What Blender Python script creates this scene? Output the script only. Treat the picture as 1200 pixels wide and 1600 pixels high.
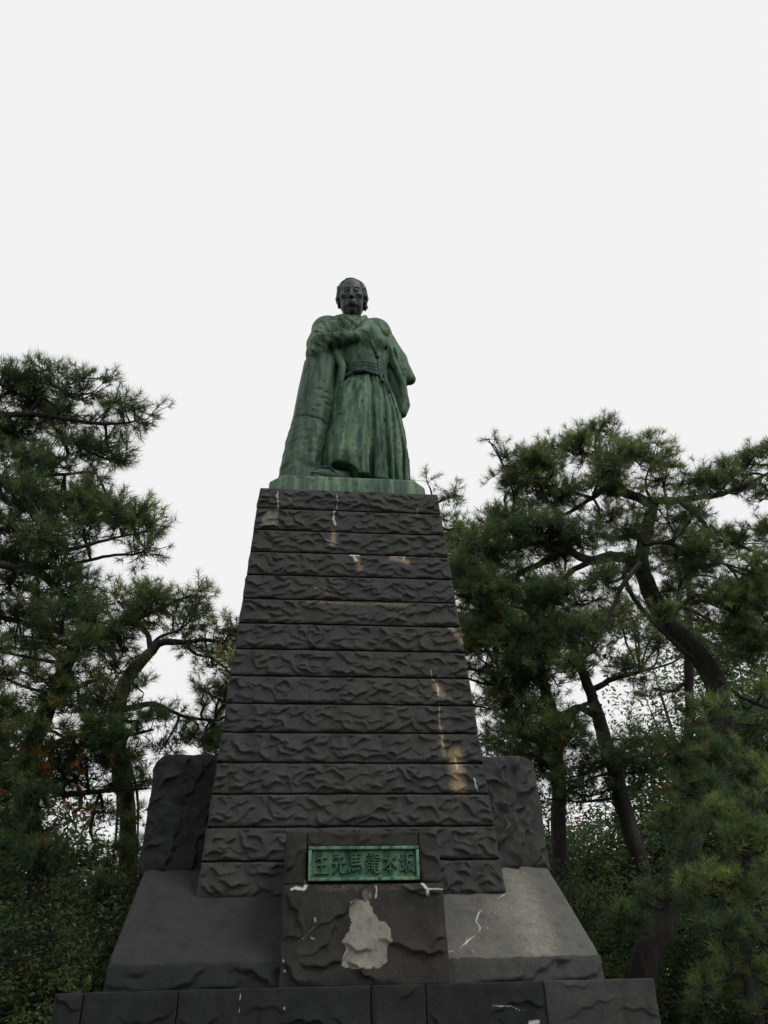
import bpy, math, random
import numpy as np
from mathutils import Vector, Matrix
S = bpy.context.scene
for o in list(bpy.data.objects):
    bpy.data.objects.remove(o)

# ------------------------------------------------------------------ camera, world, sun, exposure
CAM = np.array([-0.8206, -11.969, 1.5997])
YAW, PITCH, ROLL, FPX = 0.12467, 0.53283, -0.027808, 1300.0
_fw = np.array([math.sin(YAW)*math.cos(PITCH), math.cos(YAW)*math.cos(PITCH), math.sin(PITCH)])
_rt = np.array([math.cos(YAW), -math.sin(YAW), 0.0])
_up = np.cross(_rt, _fw)
RT = _rt*math.cos(ROLL)+_up*math.sin(ROLL)
UP = -_rt*math.sin(ROLL)+_up*math.cos(ROLL)
FW = _fw
cd = bpy.data.cameras.new('camera')
cam = bpy.data.objects.new('camera', cd)
S.collection.objects.link(cam)
m = Matrix.Identity(4)
for i in range(3):
    m[i][0] = RT[i]; m[i][1] = UP[i]; m[i][2] = -FW[i]; m[i][3] = CAM[i]
cam.matrix_world = m
cd.sensor_fit = 'VERTICAL'; cd.sensor_height = 24.0; cd.lens = FPX/1600*24.0
cd.clip_start = 0.1; cd.clip_end = 2000
S.camera = cam

SUN_EL, SUN_AZ = math.radians(52), math.radians(128)   # azimuth clockwise from +Y: sun high on the right, a little to the front
W = bpy.data.worlds.new('World'); S.world = W; W.use_nodes = True
nt = W.node_tree; nt.nodes.clear()
sky = nt.nodes.new('ShaderNodeTexSky'); sky.sky_type = 'NISHITA'; sky.sun_disc = False
sky.sun_elevation = SUN_EL; sky.sun_rotation = SUN_AZ
bg1 = nt.nodes.new('ShaderNodeBackground'); bg1.inputs['Strength'].default_value = 0.05
nt.links.new(sky.outputs[0], bg1.inputs['Color'])
bg2 = nt.nodes.new('ShaderNodeBackground'); bg2.inputs['Color'].default_value = (0.942, 0.938, 0.936, 1)
bg2.inputs['Strength'].default_value = 1.0           # the closed, even layer of cloud
mx = nt.nodes.new('ShaderNodeMixShader'); mx.inputs[0].default_value = 0.95
out = nt.nodes.new('ShaderNodeOutputWorld')
nt.links.new(bg1.outputs[0], mx.inputs[1]); nt.links.new(bg2.outputs[0], mx.inputs[2])
nt.links.new(mx.outputs[0], out.inputs['Surface'])

sl = bpy.data.lights.new('sun', 'SUN'); sl.energy = 1.3; sl.angle = math.radians(22); sl.color = (1.0, 0.97, 0.93)
so = bpy.data.objects.new('sun', sl); S.collection.objects.link(so)
sd = Vector((math.sin(SUN_AZ)*math.cos(SUN_EL), math.cos(SUN_AZ)*math.cos(SUN_EL), math.sin(SUN_EL)))
so.rotation_euler = (-sd).to_track_quat('-Z', 'Y').to_euler(); so.location = (20, -15, 30)

S.view_settings.view_transform = 'Standard'; S.view_settings.look = 'None'
S.view_settings.exposure = 0.0; S.view_settings.gamma = 1.0; S.view_settings.use_curve_mapping = False

# ------------------------------------------------------------------ helpers
rng = np.random.default_rng(7)

def ray(x, y):
    return FW + RT*(x-600)/FPX - UP*(y-800)/FPX
def px(x, y, Y):
    """world point seen at photo pixel x,y on the upright plane at depth Y"""
    d = ray(x, y); return CAM + d*((Y-CAM[1])/d[1])
def pxr(x, y, Y):
    return float(np.linalg.norm(px(x, y, Y)-CAM))/FPX       # metres per pixel there

def mat(name, build):
    mm = bpy.data.materials.new(name); mm.use_nodes = True
    n = mm.node_tree; n.nodes.clear()
    o = n.nodes.new('ShaderNodeOutputMaterial')
    b = n.nodes.new('ShaderNodeBsdfPrincipled')
    n.links.new(b.outputs[0], o.inputs['Surface'])
    build(n, b)
    return mm
def nn(n, t, **kw):
    x = n.nodes.new(t)
    for k, v in kw.items():
        if k in x.inputs: x.inputs[k].default_value = v
        else: setattr(x, k, v)
    return x
def noise(n, scale, detail=6, rough=0.6, stretch=None, coord='Object', dist=0.0):
    tc = n.nodes.new('ShaderNodeTexCoord')
    t = n.nodes.new('ShaderNodeTexNoise'); t.inputs['Scale'].default_value = scale
    t.inputs['Detail'].default_value = detail; t.inputs['Roughness'].default_value = rough
    t.inputs['Distortion'].default_value = dist
    g = n.nodes.new('ShaderNodeNewGeometry') if coord == 'World' else None
    src = g.outputs['Position'] if g else tc.outputs[coord]
    if stretch:
        mp = n.nodes.new('ShaderNodeMapping'); mp.inputs['Scale'].default_value = stretch
        n.links.new(src, mp.inputs['Vector']); src = mp.outputs[0]
    n.links.new(src, t.inputs['Vector'])
    return t.outputs['Fac']
def ramp(n, fac, stops):
    r = n.nodes.new('ShaderNodeValToRGB'); e = r.color_ramp.elements
    while len(e) < len(stops): e.new(0.5)
    for i, (p, c) in enumerate(stops):
        e[i].position = p; e[i].color = (*c, 1) if len(c) == 3 else c
    n.links.new(fac, r.inputs[0]); return r.outputs['Color']
def mix(n, fac, a, b, mode='MIX'):
    r = n.nodes.new('ShaderNodeMixRGB'); r.blend_type = mode
    for i, v in ((0, fac), (1, a), (2, b)):
        if isinstance(v, (int, float)): r.inputs[i].default_value = v
        elif isinstance(v, tuple): r.inputs[i].default_value = (*v, 1)
        else: n.links.new(v, r.inputs[i])
    return r.outputs[0]
def bump(n, b, h, strength, dist):
    x = n.nodes.new('ShaderNodeBump'); x.inputs['Strength'].default_value = strength; x.inputs['Distance'].default_value = dist
    n.links.new(h, x.inputs['Height']); n.links.new(x.outputs[0], b.inputs['Normal'])

def link(o, parent=None):
    S.collection.objects.link(o)
    if parent is not None: o.parent = parent
    return o
def wpos(o):
    p = np.array(o.location)
    while o.parent is not None:
        o = o.parent; p = p+np.array(o.location)
    return p
def empty(name, loc):
    o = bpy.data.objects.new(name, None); o.location = loc; o.empty_display_size = 0.3
    return link(o)
def tag(o, label=None, cat=None, group=None, kind=None):
    if label: o['label'] = label
    if cat: o['category'] = cat
    if group: o['group'] = group
    if kind: o['kind'] = kind
    return o
def mesh(name, V, faces, material, parent=None, smooth=False, cols=None, cname='tint', origin=None):
    """V (n,3) world points; faces = list of (m,k) index arrays (k = 3 or 4)"""
    V = np.asarray(V, dtype=np.float64)
    org = (V.min(0)+V.max(0))/2 if origin is None else np.asarray(origin, float)
    me = bpy.data.meshes.new(name)
    fs = [np.asarray(f, dtype=np.int32) for f in faces if len(f)]
    tot = np.concatenate([np.full(len(f), f.shape[1], dtype=np.int32) for f in fs])
    loops = np.concatenate([f.ravel() for f in fs])
    me.vertices.add(len(V)); me.vertices.foreach_set('co', (V-org).astype(np.float32).ravel())
    me.loops.add(len(loops)); me.loops.foreach_set('vertex_index', loops)
    me.polygons.add(len(tot)); me.polygons.foreach_set('loop_start', np.concatenate([[0], np.cumsum(tot)[:-1]]).astype(np.int32))
    me.polygons.foreach_set('loop_total', tot)
    if smooth: me.polygons.foreach_set('use_smooth', np.ones(len(tot), dtype=bool))
    if cols is not None:
        a = me.color_attributes.new(cname, 'FLOAT_COLOR', 'POINT')
        c4 = np.ones((len(V), 4), dtype=np.float32); c4[:, :3] = cols
        a.data.foreach_set('color', c4.ravel())
    me.update(calc_edges=True); me.validate()
    if material: me.materials.append(material)
    o = bpy.data.objects.new(name, me)
    o.location = org - (wpos(parent) if parent is not None else 0)
    return link(o, parent)

# smooth pseudo-noise on numpy points, -1..1
def vn(P, freq, seed=0, octv=3):
    r = np.random.default_rng(seed+101); out = 0; amp = 1.0; tot = 0
    for k in range(octv):
        for j in range(4):
            d = r.normal(size=3); d /= np.linalg.norm(d); e = r.normal(size=3); e /= np.linalg.norm(e)
            f = freq*(2**k)*r.uniform(.8, 1.25)
            ph, ph2 = r.uniform(0, 6.28, 2)
            out = out + amp*np.sin((P[..., 0]*d[0]+P[..., 1]*d[1]+P[..., 2]*d[2])*f+ph)*np.cos((P[..., 0]*e[0]+P[..., 1]*e[1]+P[..., 2]*e[2])*f*.9+ph2)
        tot += amp*1.6; amp *= .5
    return out/tot

# ------------------------------------------------------------------ materials
def stone_mat(name, dark, light, warm, grain=1.0):
    def f(n, b):
        big = noise(n, 0.9, 5, .6, coord='World'); mid = noise(n, 7, 6, .65, coord='World'); fine = noise(n, 55, 6, .85, coord='World')
        c = ramp(n, mid, [(.25, dark), (.75, light)])
        c = mix(n, ramp(n, big, [(.42, (0, 0, 0)), (.66, (.75, .75, .75))]), c, warm)
        streak = noise(n, 2.2, 5, .7, (2.4, 2.4, .22), 'World')
        c = mix(n, ramp(n, streak, [(.5, (0, 0, 0)), (.72, (.55, .55, .55))]), c, tuple(v*.45 for v in dark))
        c = mix(n, .55*grain, c, ramp(n, fine, [(.3, (.25, .25, .25)), (.5, (.85, .85, .85)), (.66, (1.7, 1.7, 1.7)), (.74, (3.2, 3.2, 3.1))]), 'MULTIPLY')
        at = nn(n, 'ShaderNodeAttribute', attribute_name='stain')
        sp = n.nodes.new('ShaderNodeSeparateColor'); n.links.new(at.outputs['Color'], sp.inputs[0])
        brk = noise(n, 34, 6, .75, coord='World')
        def masked(ch, lo, hi):
            mm = n.nodes.new('ShaderNodeMath'); mm.operation = 'ADD'; n.links.new(ch, mm.inputs[0])
            m2 = n.nodes.new('ShaderNodeMath'); m2.operation = 'MULTIPLY_ADD'; n.links.new(brk, m2.inputs[0])
            m2.inputs[1].default_value = 1.5; m2.inputs[2].default_value = -.80; n.links.new(m2.outputs[0], mm.inputs[1])
            mr = n.nodes.new('ShaderNodeMapRange'); mr.inputs[1].default_value = lo; mr.inputs[2].default_value = hi
            n.links.new(mm.outputs[0], mr.inputs[0]); return mr.outputs[0]
        c = mix(n, masked(sp.outputs[1], .2, 1.1), c, (.30, .22, .13))
        pb = ramp(n, noise(n, 11, 6, .7, coord='World'), [(.3, (.16, .15, .12)), (.7, (.30, .29, .25))])
        c = mix(n, masked(sp.outputs[2], .25, .85), c, pb)
        c = mix(n, masked(sp.outputs[0], .30, 1.0), c, (.50, .49, .44))
        n.links.new(c, b.inputs['Base Color']); b.inputs['Roughness'].default_value = .86
        b.inputs['Specular IOR Level'].default_value = .3
        hs = mix(n, .5, mid, fine)
        bump(n, b, hs, .7, .02)
    return mat(name, f)
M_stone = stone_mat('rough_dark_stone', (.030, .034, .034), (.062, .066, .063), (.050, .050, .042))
M_stone_dk = stone_mat('darker_rough_stone', (.008, .010, .010), (.021, .025, .024), (.018, .021, .018))  # much darker stone: most step stones, left fascia and left wing
M_slabd = stone_mat('dark_cement', (.018, .021, .021), (.036, .039, .038), (.032, .029, .029))  # darker cement for the left slab
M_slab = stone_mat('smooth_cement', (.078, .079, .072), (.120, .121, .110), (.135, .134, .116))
M_ins = stone_mat('stained_inscription_stone', (.016, .018, .017), (.040, .040, .036), (.044, .041, .033))
M_core = mat('mortar_joint', lambda n, b: (n.links.new(ramp(n, noise(n, 30), [(.3, (.02, .02, .02)), (.7, (.05, .05, .048))]), b.inputs['Base Color'])))

def bronze(name, base, lt, dk, rough=.62):
    def f(n, b):
        st = noise(n, 3.2, 7, .62, (2.6, 2.6, .35)); sp = noise(n, 9, 7, .7); big = noise(n, 1.3, 4, .5)
        c = ramp(n, st, [(.39, dk), (.47, base), (.57, lt)])
        c = mix(n, ramp(n, big, [(.40, (0, 0, 0)), (.62, (.6, .6, .6))]), c, tuple(x*1.25 for x in base))
        c = mix(n, ramp(n, sp, [(.57, (0, 0, 0)), (.64, (.85, .85, .85))]), c, tuple(x*.4 for x in dk))
        gr = noise(n, 70, 4, .7)
        c = mix(n, .5, c, ramp(n, gr, [(.3, (.6, .6, .6)), (.7, (1.3, 1.3, 1.3))]), 'MULTIPLY')
        n.links.new(c, b.inputs['Base Color']); b.inputs['Roughness'].default_value = rough
        b.inputs['Metallic'].default_value = 0.15; b.inputs['Specular IOR Level'].default_value = .35
        bump(n, b, mix(n, .5, sp, gr), .35, .02)
    return mat(name, f)
M_body = bronze('green_patina_bronze', (.034, .084, .048), (.098, .162, .096), (.009, .036, .026))
M_head = bronze('dark_patina_bronze', (.030, .048, .044), (.058, .082, .070), (.014, .023, .022), .5)
M_sash = bronze('sash_patina_bronze', (.024, .056, .042), (.055, .10, .072), (.010, .026, .022))
M_post = bronze('stump_patina_bronze', (.026, .062, .040), (.060, .108, .066), (.009, .028, .021))
M_plinth = bronze('plinth_patina_bronze', (.060, .115, .075), (.135, .205, .130), (.026, .052, .038))
M_plate = bronze('plaque_patina_bronze', (.055, .140, .088), (.165, .285, .175), (.016, .055, .040))
M_glyph = bronze('plaque_letter_bronze', (.030, .085, .058), (.055, .13, .08), (.012, .03, .024))
M_crest = bronze('worn_crest_bronze', (.12, .15, .065), (.20, .22, .10), (.05, .07, .035))

# ------------------------------------------------------------------ rough hewn blocks
def chisel(X, Z, seed, density=26, size=.2, amp=.028, ang=.42, vert=False):
    """overlapping chisel scallops: soft swelling above a curved lip, sharp undercut below it"""
    r = np.random.default_rng(seed)
    x0, x1, z0, z1 = X.min(), X.max(), Z.min(), Z.max()
    n = max(3, int((x1-x0)*(z1-z0)*density))
    h = np.zeros_like(X)
    k = 0
    nx = max(1, int(round(math.sqrt(n*(x1-x0)/(z1-z0))))); nz = max(1, int(math.ceil(n/nx)))
    for i in range(nx):
        for j in range(nz):
            cx = x0+(i+r.uniform(.05, .95))/nx*(x1-x0); cz = z0+(j+r.uniform(-.1, 1.0))/nz*(z1-z0)
            a = r.normal(0, ang) + (math.pi/2*.8 if vert else 0)
            L = size*r.uniform(.45, 1.15); A = amp*r.uniform(.45, 1.15); kk = r.choice([-1, -1, 1])*r.uniform(.3, 2.2)*.35/size
            bx = (X > cx-L*1.2)&(X < cx+L*1.2)
            dx = X-cx; dz = Z-cz
            u = dx*math.cos(a)+dz*math.sin(a)
            v = -dx*math.sin(a)+dz*math.cos(a)+kk*u*u + .012*np.sin(u*37+i)
            w = np.clip(1-(u/L)**2, 0, 1)**.8
            up = np.exp(-np.clip(v, 0, None)/(size*r.uniform(.22, .5)))
            dn = np.exp(np.clip(v, None, 0)/.0065)
            h = np.maximum(h, A*w*np.where(v > 0, up, dn))
    P = np.stack([X, Z, np.full_like(X, seed*1.7)], -1)
    return h + .006*vn(P, 9, seed, 2)

STAINS = []   # (kind channel, world points (n,2) x,z, width m, strength, fy) painted on faces turned to the front
def rough_block(name, P8, parent, material=None, res=.0132, sres=.05, amp=.028, size=.2, density=26, seed=0, r=.014, vert=False,
                faces='front left right top back', edge=.0045, rough_faces='front left right back', round_xz=None, ang=.42, taperw=.03, label=None):
    """hexahedron with corners P8[(sx,sy,sz)] -> real chiselled relief on its faces. order: x fastest, then y, then z"""
    P = np.array(P8, float).reshape(2, 2, 2, 3)      # [z][y][x]
    Lx = (np.linalg.norm(P[:, :, 1]-P[:, :, 0], axis=-1)).mean(); Ly = (np.linalg.norm(P[:, 1]-P[:, 0], axis=-1)).mean(); Lz = (np.linalg.norm(P[1]-P[0], axis=-1)).mean()
    D = np.array([Lx, Ly, Lz])
    def tri(q):
        u, v, w = q[..., 0:1]/Lx, q[..., 1:2]/Ly, q[..., 2:3]/Lz
        c = 0
        for k in (0, 1):
            for j in (0, 1):
                for i in (0, 1):
                    c = c + P[k][j][i]*(w if k else 1-w)*(v if j else 1-v)*(u if i else 1-u)
        return c
    VV, FF, CC = [], [], []; off = 0
    spec = {'front': (0, 2, 1, 0), 'back': (0, 2, 1, 1), 'left': (1, 2, 0, 0), 'right': (1, 2, 0, 1), 'top': (0, 1, 2, 1), 'bottom': (0, 1, 2, 0)}
    for fi, fn in enumerate(faces.split()):
        a, b, c, side = spec[fn]
        rs = res if fn == 'front' else sres
        sd = .35 if fn in ('left', 'right') else 1.0
        na = max(2, int(D[a]/rs)); nb = max(2, int(D[b]/rs))
        ta = np.linspace(0, 1, na+1); tb = np.linspace(0, 1, nb+1)
        # finer rows near the edges so the rounding reads
        A, B = np.meshgrid(ta*D[a], tb*D[b], indexing='ij')
        A = np.clip(A, 0, D[a]); q = np.zeros(A.shape+(3,)); q[..., a] = A; q[..., b] = B; q[..., c] = D[c]*side
        inner = np.clip(q, r, D-r); d = q-inner; ln = np.linalg.norm(d, axis=-1, keepdims=True)
        nrm = d/np.maximum(ln, 1e-9); q2 = inner+nrm*r
        if fn in rough_faces.split():
            tap = np.minimum.reduce([A, D[a]-A, B, D[b]-B]); tap = np.clip(tap/taperw, 0, 1)
            h = (chisel(A, B, seed*7+fi, density if fn == 'front' else density*.7, size, amp*sd, ang, vert))*tap
            q2 = q2+nrm*h[..., None]
        if round_xz:
            sx, rr = round_xz        # sx +1 / -1: which upper corner is rounded
            xo = D[0]-q2[..., 0] if sx > 0 else q2[..., 0]; zo = D[2]-q2[..., 2]
            ex = rr-xo; ez = rr-zo; m_ = (ex > 0)&(ez > 0)
            s = np.where(m_, np.maximum(ex, ez)/np.maximum(np.hypot(ex, ez), 1e-6), 1)
            nxo = rr-ex*s; nzo = rr-ez*s
            q2[..., 0] = np.where(m_, D[0]-nxo if sx > 0 else nxo, q2[..., 0]); q2[..., 2] = np.where(m_, D[2]-nzo, q2[..., 2])
        pw = tri(q2)
        pw = pw+edge*np.stack([vn(pw, 14, 3, 2), vn(pw, 13, 4, 2), vn(pw, 15, 5, 2)], -1)
        idx = off+np.arange((na+1)*(nb+1)).reshape(na+1, nb+1)
        f = np.stack([idx[:-1, :-1], idx[1:, :-1], idx[1:, 1:], idx[:-1, 1:]], -1).reshape(-1, 4)
        flip = (fn in ('back', 'left', 'bottom'))
        if fn in ('back',): f = f[:, ::-1]
        if fn == 'left': f = f[:, ::-1]
        if fn == 'bottom': f = f[:, ::-1]
        pf = pw.reshape(-1, 3); cc = np.zeros((len(pf), 3))
        if fn in ('front', 'top') and STAINS:
            for ch, pts, wd, st, yr in STAINS:
                if pf[:, 0].max() < pts[:, 0].min()-wd*3 or pf[:, 0].min() > pts[:, 0].max()+wd*3: continue
                if pf[:, 2].max() < pts[:, 1].min()-wd*3 or pf[:, 2].min() > pts[:, 1].max()+wd*3: continue
                if not (yr[0] <= pf[:, 1].mean() <= yr[1]): continue
                d = np.full(len(pf), 9.0)
                Q = pf[:, [0, 2]]
                if ch == 0: Q = Q+.010*np.stack([vn(pf, 24, 77, 2), vn(pf, 22, 78, 2)], -1)
                if ch == 'poly':
                    Q = Q+.014*np.stack([vn(pf, 30, 87, 3), vn(pf, 28, 88, 3)], -1)
                    ins = np.zeros(len(pf), bool); x, z = Q[:, 0], Q[:, 1]
                    for (xa, za), (xb, zb) in zip(pts, np.roll(pts, -1, 0)):
                        cr = ((za > z) != (zb > z))&(x < (xb-xa)*(z-za)/(zb-za+1e-12)+xa); ins ^= cr
                    cc[:, 2] = np.maximum(cc[:, 2], ins*st); continue
                if len(pts) == 1: d = np.hypot(*(Q-pts[0]).T)
                for a0, b0 in zip(pts[:-1], pts[1:]):
                    ab = b0-a0; t = np.clip(((Q-a0)@ab)/(ab@ab+1e-9), 0, 1)
                    d = np.minimum(d, np.linalg.norm(Q-(a0+t[:, None]*ab), axis=1))
                cc[:, ch] = np.maximum(cc[:, ch], st*np.exp(-(d/wd)**2))
        VV.append(pf); FF.append(f); CC.append(cc); off += len(pf)
    o = mesh(name, np.concatenate(VV), FF, material or M_stone, parent, smooth=True, cols=np.concatenate(CC), cname='stain')
    if label: o['label'] = label
    return o
def hexa(x0, x1, y0, y1, z0, z1, xt0=None, xt1=None, yt0=None, yt1=None):
    xt0 = x0 if xt0 is None else xt0; xt1 = x1 if xt1 is None else xt1; yt0 = y0 if yt0 is None else yt0; yt1 = y1 if yt1 is None else yt1
    return [(x0, y0, z0), (x1, y0, z0), (x0, y1, z0), (x1, y1, z0), (xt0, yt0, z1), (xt1, yt0, z1), (xt0, yt1, z1), (xt1, yt1, z1)]

# ------------------------------------------------------------------ pedestal
PB, PT, W0, W1 = 2.645, 8.270, 1.751, 1.343      # pillar bottom / top height, half widths
NC = 15; HC = (PT-PB)/NC
def pil_w(z): return W0+(W1-W0)*(z-PB)/(PT-PB)
def stain(ch, pts, wd, st, Y=-1.55, yr=(-1.9, -1.2)):
    q = np.array([px(x, y, Y if Y is not None else 0)[[0, 2]] for x, y in pts])
    STAINS.append((ch, q, wd, st, yr))
def on_pillar(pts):
    res = []
    for x, y in pts:
        p = px(x, y, -1.55)
        for _ in range(3): p = px(x, y, -pil_w(p[2]))
        res.append(p[[0, 2]])
    return np.array(res)
def pstain(ch, pts, wd, st): STAINS.append((ch, on_pillar(pts), wd, st, (-2.3, -1.2)))
WHT, TAN = 0, 1
pstain(WHT, [(434, 768), (434, 795)], .012, 1.1); pstain(WHT, [(434, 795), (433, 822)], .016, .55)
pstain('poly', [(434, 796), (422, 797), (412, 805), (405, 822), (431, 823)], .01, .62)
pstain(WHT, [(451, 780), (455, 784)], .012, .7); pstain(WHT, [(436, 784), (446, 788)], .01, .6)
pstain(WHT, [(526, 772), (528, 783), (523, 803)], .009, .9); pstain(WHT, [(523, 801), (521, 812), (524, 820)], .017, 1.25)
pstain(TAN, [(522, 832), (520, 850)], .055, .9); pstain(WHT, [(521, 832), (520, 838)], .016, .8); pstain(WHT, [(508, 843), (514, 845)], .01, .9)
pstain(WHT, [(652, 795), (652, 806)], .010, .8)
pstain(WHT, [(547, 868), (561, 868)], .017, 1.3); pstain(WHT, [(552, 870), (556, 877)], .02, 1.2); pstain(TAN, [(556, 872), (562, 888)], .06, .8)
pstain(WHT, [(611, 869), (634, 871)], .012, .9); pstain(TAN, [(612, 872), (636, 878)], .05, .95); pstain(WHT, [(630, 870), (631, 877)], .015, .9)
pstain(WHT, [(640, 870), (700, 872)], .008, .75); pstain(WHT, [(478, 866), (575, 867)], .007, .5); pstain(WHT, [(400, 861), (404, 862)], .01, .9)
pstain(WHT, [(490, 918), (503, 924)], .010, .8); pstain(TAN, [(505, 922), (512, 930)], .03, .6)
pstain(TAN, [(480, 941), (640, 946)], .035, .55); pstain(WHT, [(700, 981), (718, 981)], .012, .75); pstain(TAN, [(705, 983), (722, 1003)], .05, .9)
pstain(WHT, [(673, 1047), (676, 1062), (685, 1073)], .009, .9); pstain(WHT, [(684, 1075), (686, 1086)], .018, 1.1); pstain(TAN, [(680, 1070), (690, 1085)], .07, .8)
pstain(WHT, [(686, 1100), (687, 1140)], .012, .75); pstain(WHT, [(690, 1150), (692, 1168)], .012, 1.0); pstain(TAN, [(688, 1140), (694, 1180)], .05, .7)
pstain(TAN, [(712, 1178), (716, 1230)], .11, 1.05); pstain(WHT, [(711, 1184), (713, 1200)], .016, 1.2); pstain(WHT, [(740, 1216), (743, 1226), (746, 1236)], .013, 1.1)
pstain(WHT, [(572, 1180), (573, 1196)], .007, .6); pstain(WHT, [(607, 1190), (611, 1212)], .007, .6); pstain(WHT, [(664, 1190), (660, 1180)], .007, .5)
pstain(WHT, [(370, 1014), (376, 1014)], .01, .8); pstain(TAN, [(730, 1060), (740, 1062)], .05, .5)
pstain(TAN, [(640, 1086), (730, 1096)], .05, .35)

ped = empty('stone_pedestal', (0, 0, 0))
tag(ped, 'tall tapering dark stone pedestal of rough horizontal courses with plaque, under the bronze statue', 'pedestal')
GAP = .016
for k in range(NC):
    z0, z1 = PB+k*HC+(GAP/2 if k else 0), PB+(k+1)*HC-GAP/2
    a, b = pil_w(z0), pil_w(z1)
    rough_block('stone_course', hexa(-a, a, -a, a, z0, z1, -b, b, -b, b), ped, seed=20+k, amp=.047, size=.185, density=34 if k < 13 else 34,
                faces='front left right back top', rough_faces='front left right back', taperw=.035)
c0, c1 = pil_w(PB)-.05, pil_w(PT)-.05
V = np.array(hexa(-c0, c0, -c0, c0, PB+.02, PT-.02, -c1, c1, -c1, c1))
BOXF = [np.array([(0, 1, 5, 4), (1, 3, 7, 5), (3, 2, 6, 7), (2, 0, 4, 6), (4, 5, 7, 6), (0, 2, 3, 1)])]
mesh('mortar_core', V, BOXF, M_core, ped)

ZS = 1.745                                           # top of the broad step
# stains on base
def bstain(ch, pts, wd, st, Y, yr): STAINS.append((ch, np.array([px(x, y, Y)[[0, 2]] for x, y in pts]), wd, st, yr))
IY = -2.70
bstain('poly', [(548, 1408), (562, 1404), (572, 1410), (575, 1405), (583, 1425), (592, 1438), (600, 1440), (609, 1452), (610, 1470), (604, 1480), (604, 1505), (592, 1514), (560, 1514), (535, 1510), (534, 1498), (540, 1482), (534, 1470), (541, 1460), (547, 1455), (549, 1440), (544, 1425)], .01, 1.0, IY, (-2.9, -2.5))
bstain(WHT, [(463, 1387), (475, 1389), (480, 1376)], .018, 1.3, IY, (-2.9, -2.4)); bstain(WHT, [(455, 1390), (459, 1388)], .012, 1.2, IY, (-2.9, -2.4))
bstain(WHT, [(658, 1380), (666, 1390), (667, 1397)], .018, 1.3, IY, (-2.9, -2.4)); bstain(WHT, [(668, 1388), (690, 1389)], .009, 1.2, IY, (-2.9, -2.4))
bstain(WHT, [(588, 1384), (587, 1402)], .011, 1.0, IY, (-2.9, -2.4)); bstain(TAN, [(500, 1387), (640, 1386)], .06, .35, IY, (-2.9, -2.4))
bstain('poly', [(566, 1392), (580, 1392), (580, 1404), (568, 1408)], .01, .55, IY, (-2.9, -2.4))
bstain(WHT, [(465, 1472), (502, 1442)], .010, .5, IY, (-2.9, -2.5)); bstain(WHT, [(486, 1466), (492, 1468)], .012, .7, IY, (-2.9, -2.5)); bstain(WHT, [(491, 1434), (492, 1440)], .01, .9, IY, (-2.9, -2.5))
bstain(WHT, [(442, 1500), (443, 1503)], .012, 1.2, IY, (-2.9, -2.5)); bstain(WHT, [(443, 1516), (444, 1518)], .012, 1.0, IY, (-2.9, -2.5))

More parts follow.
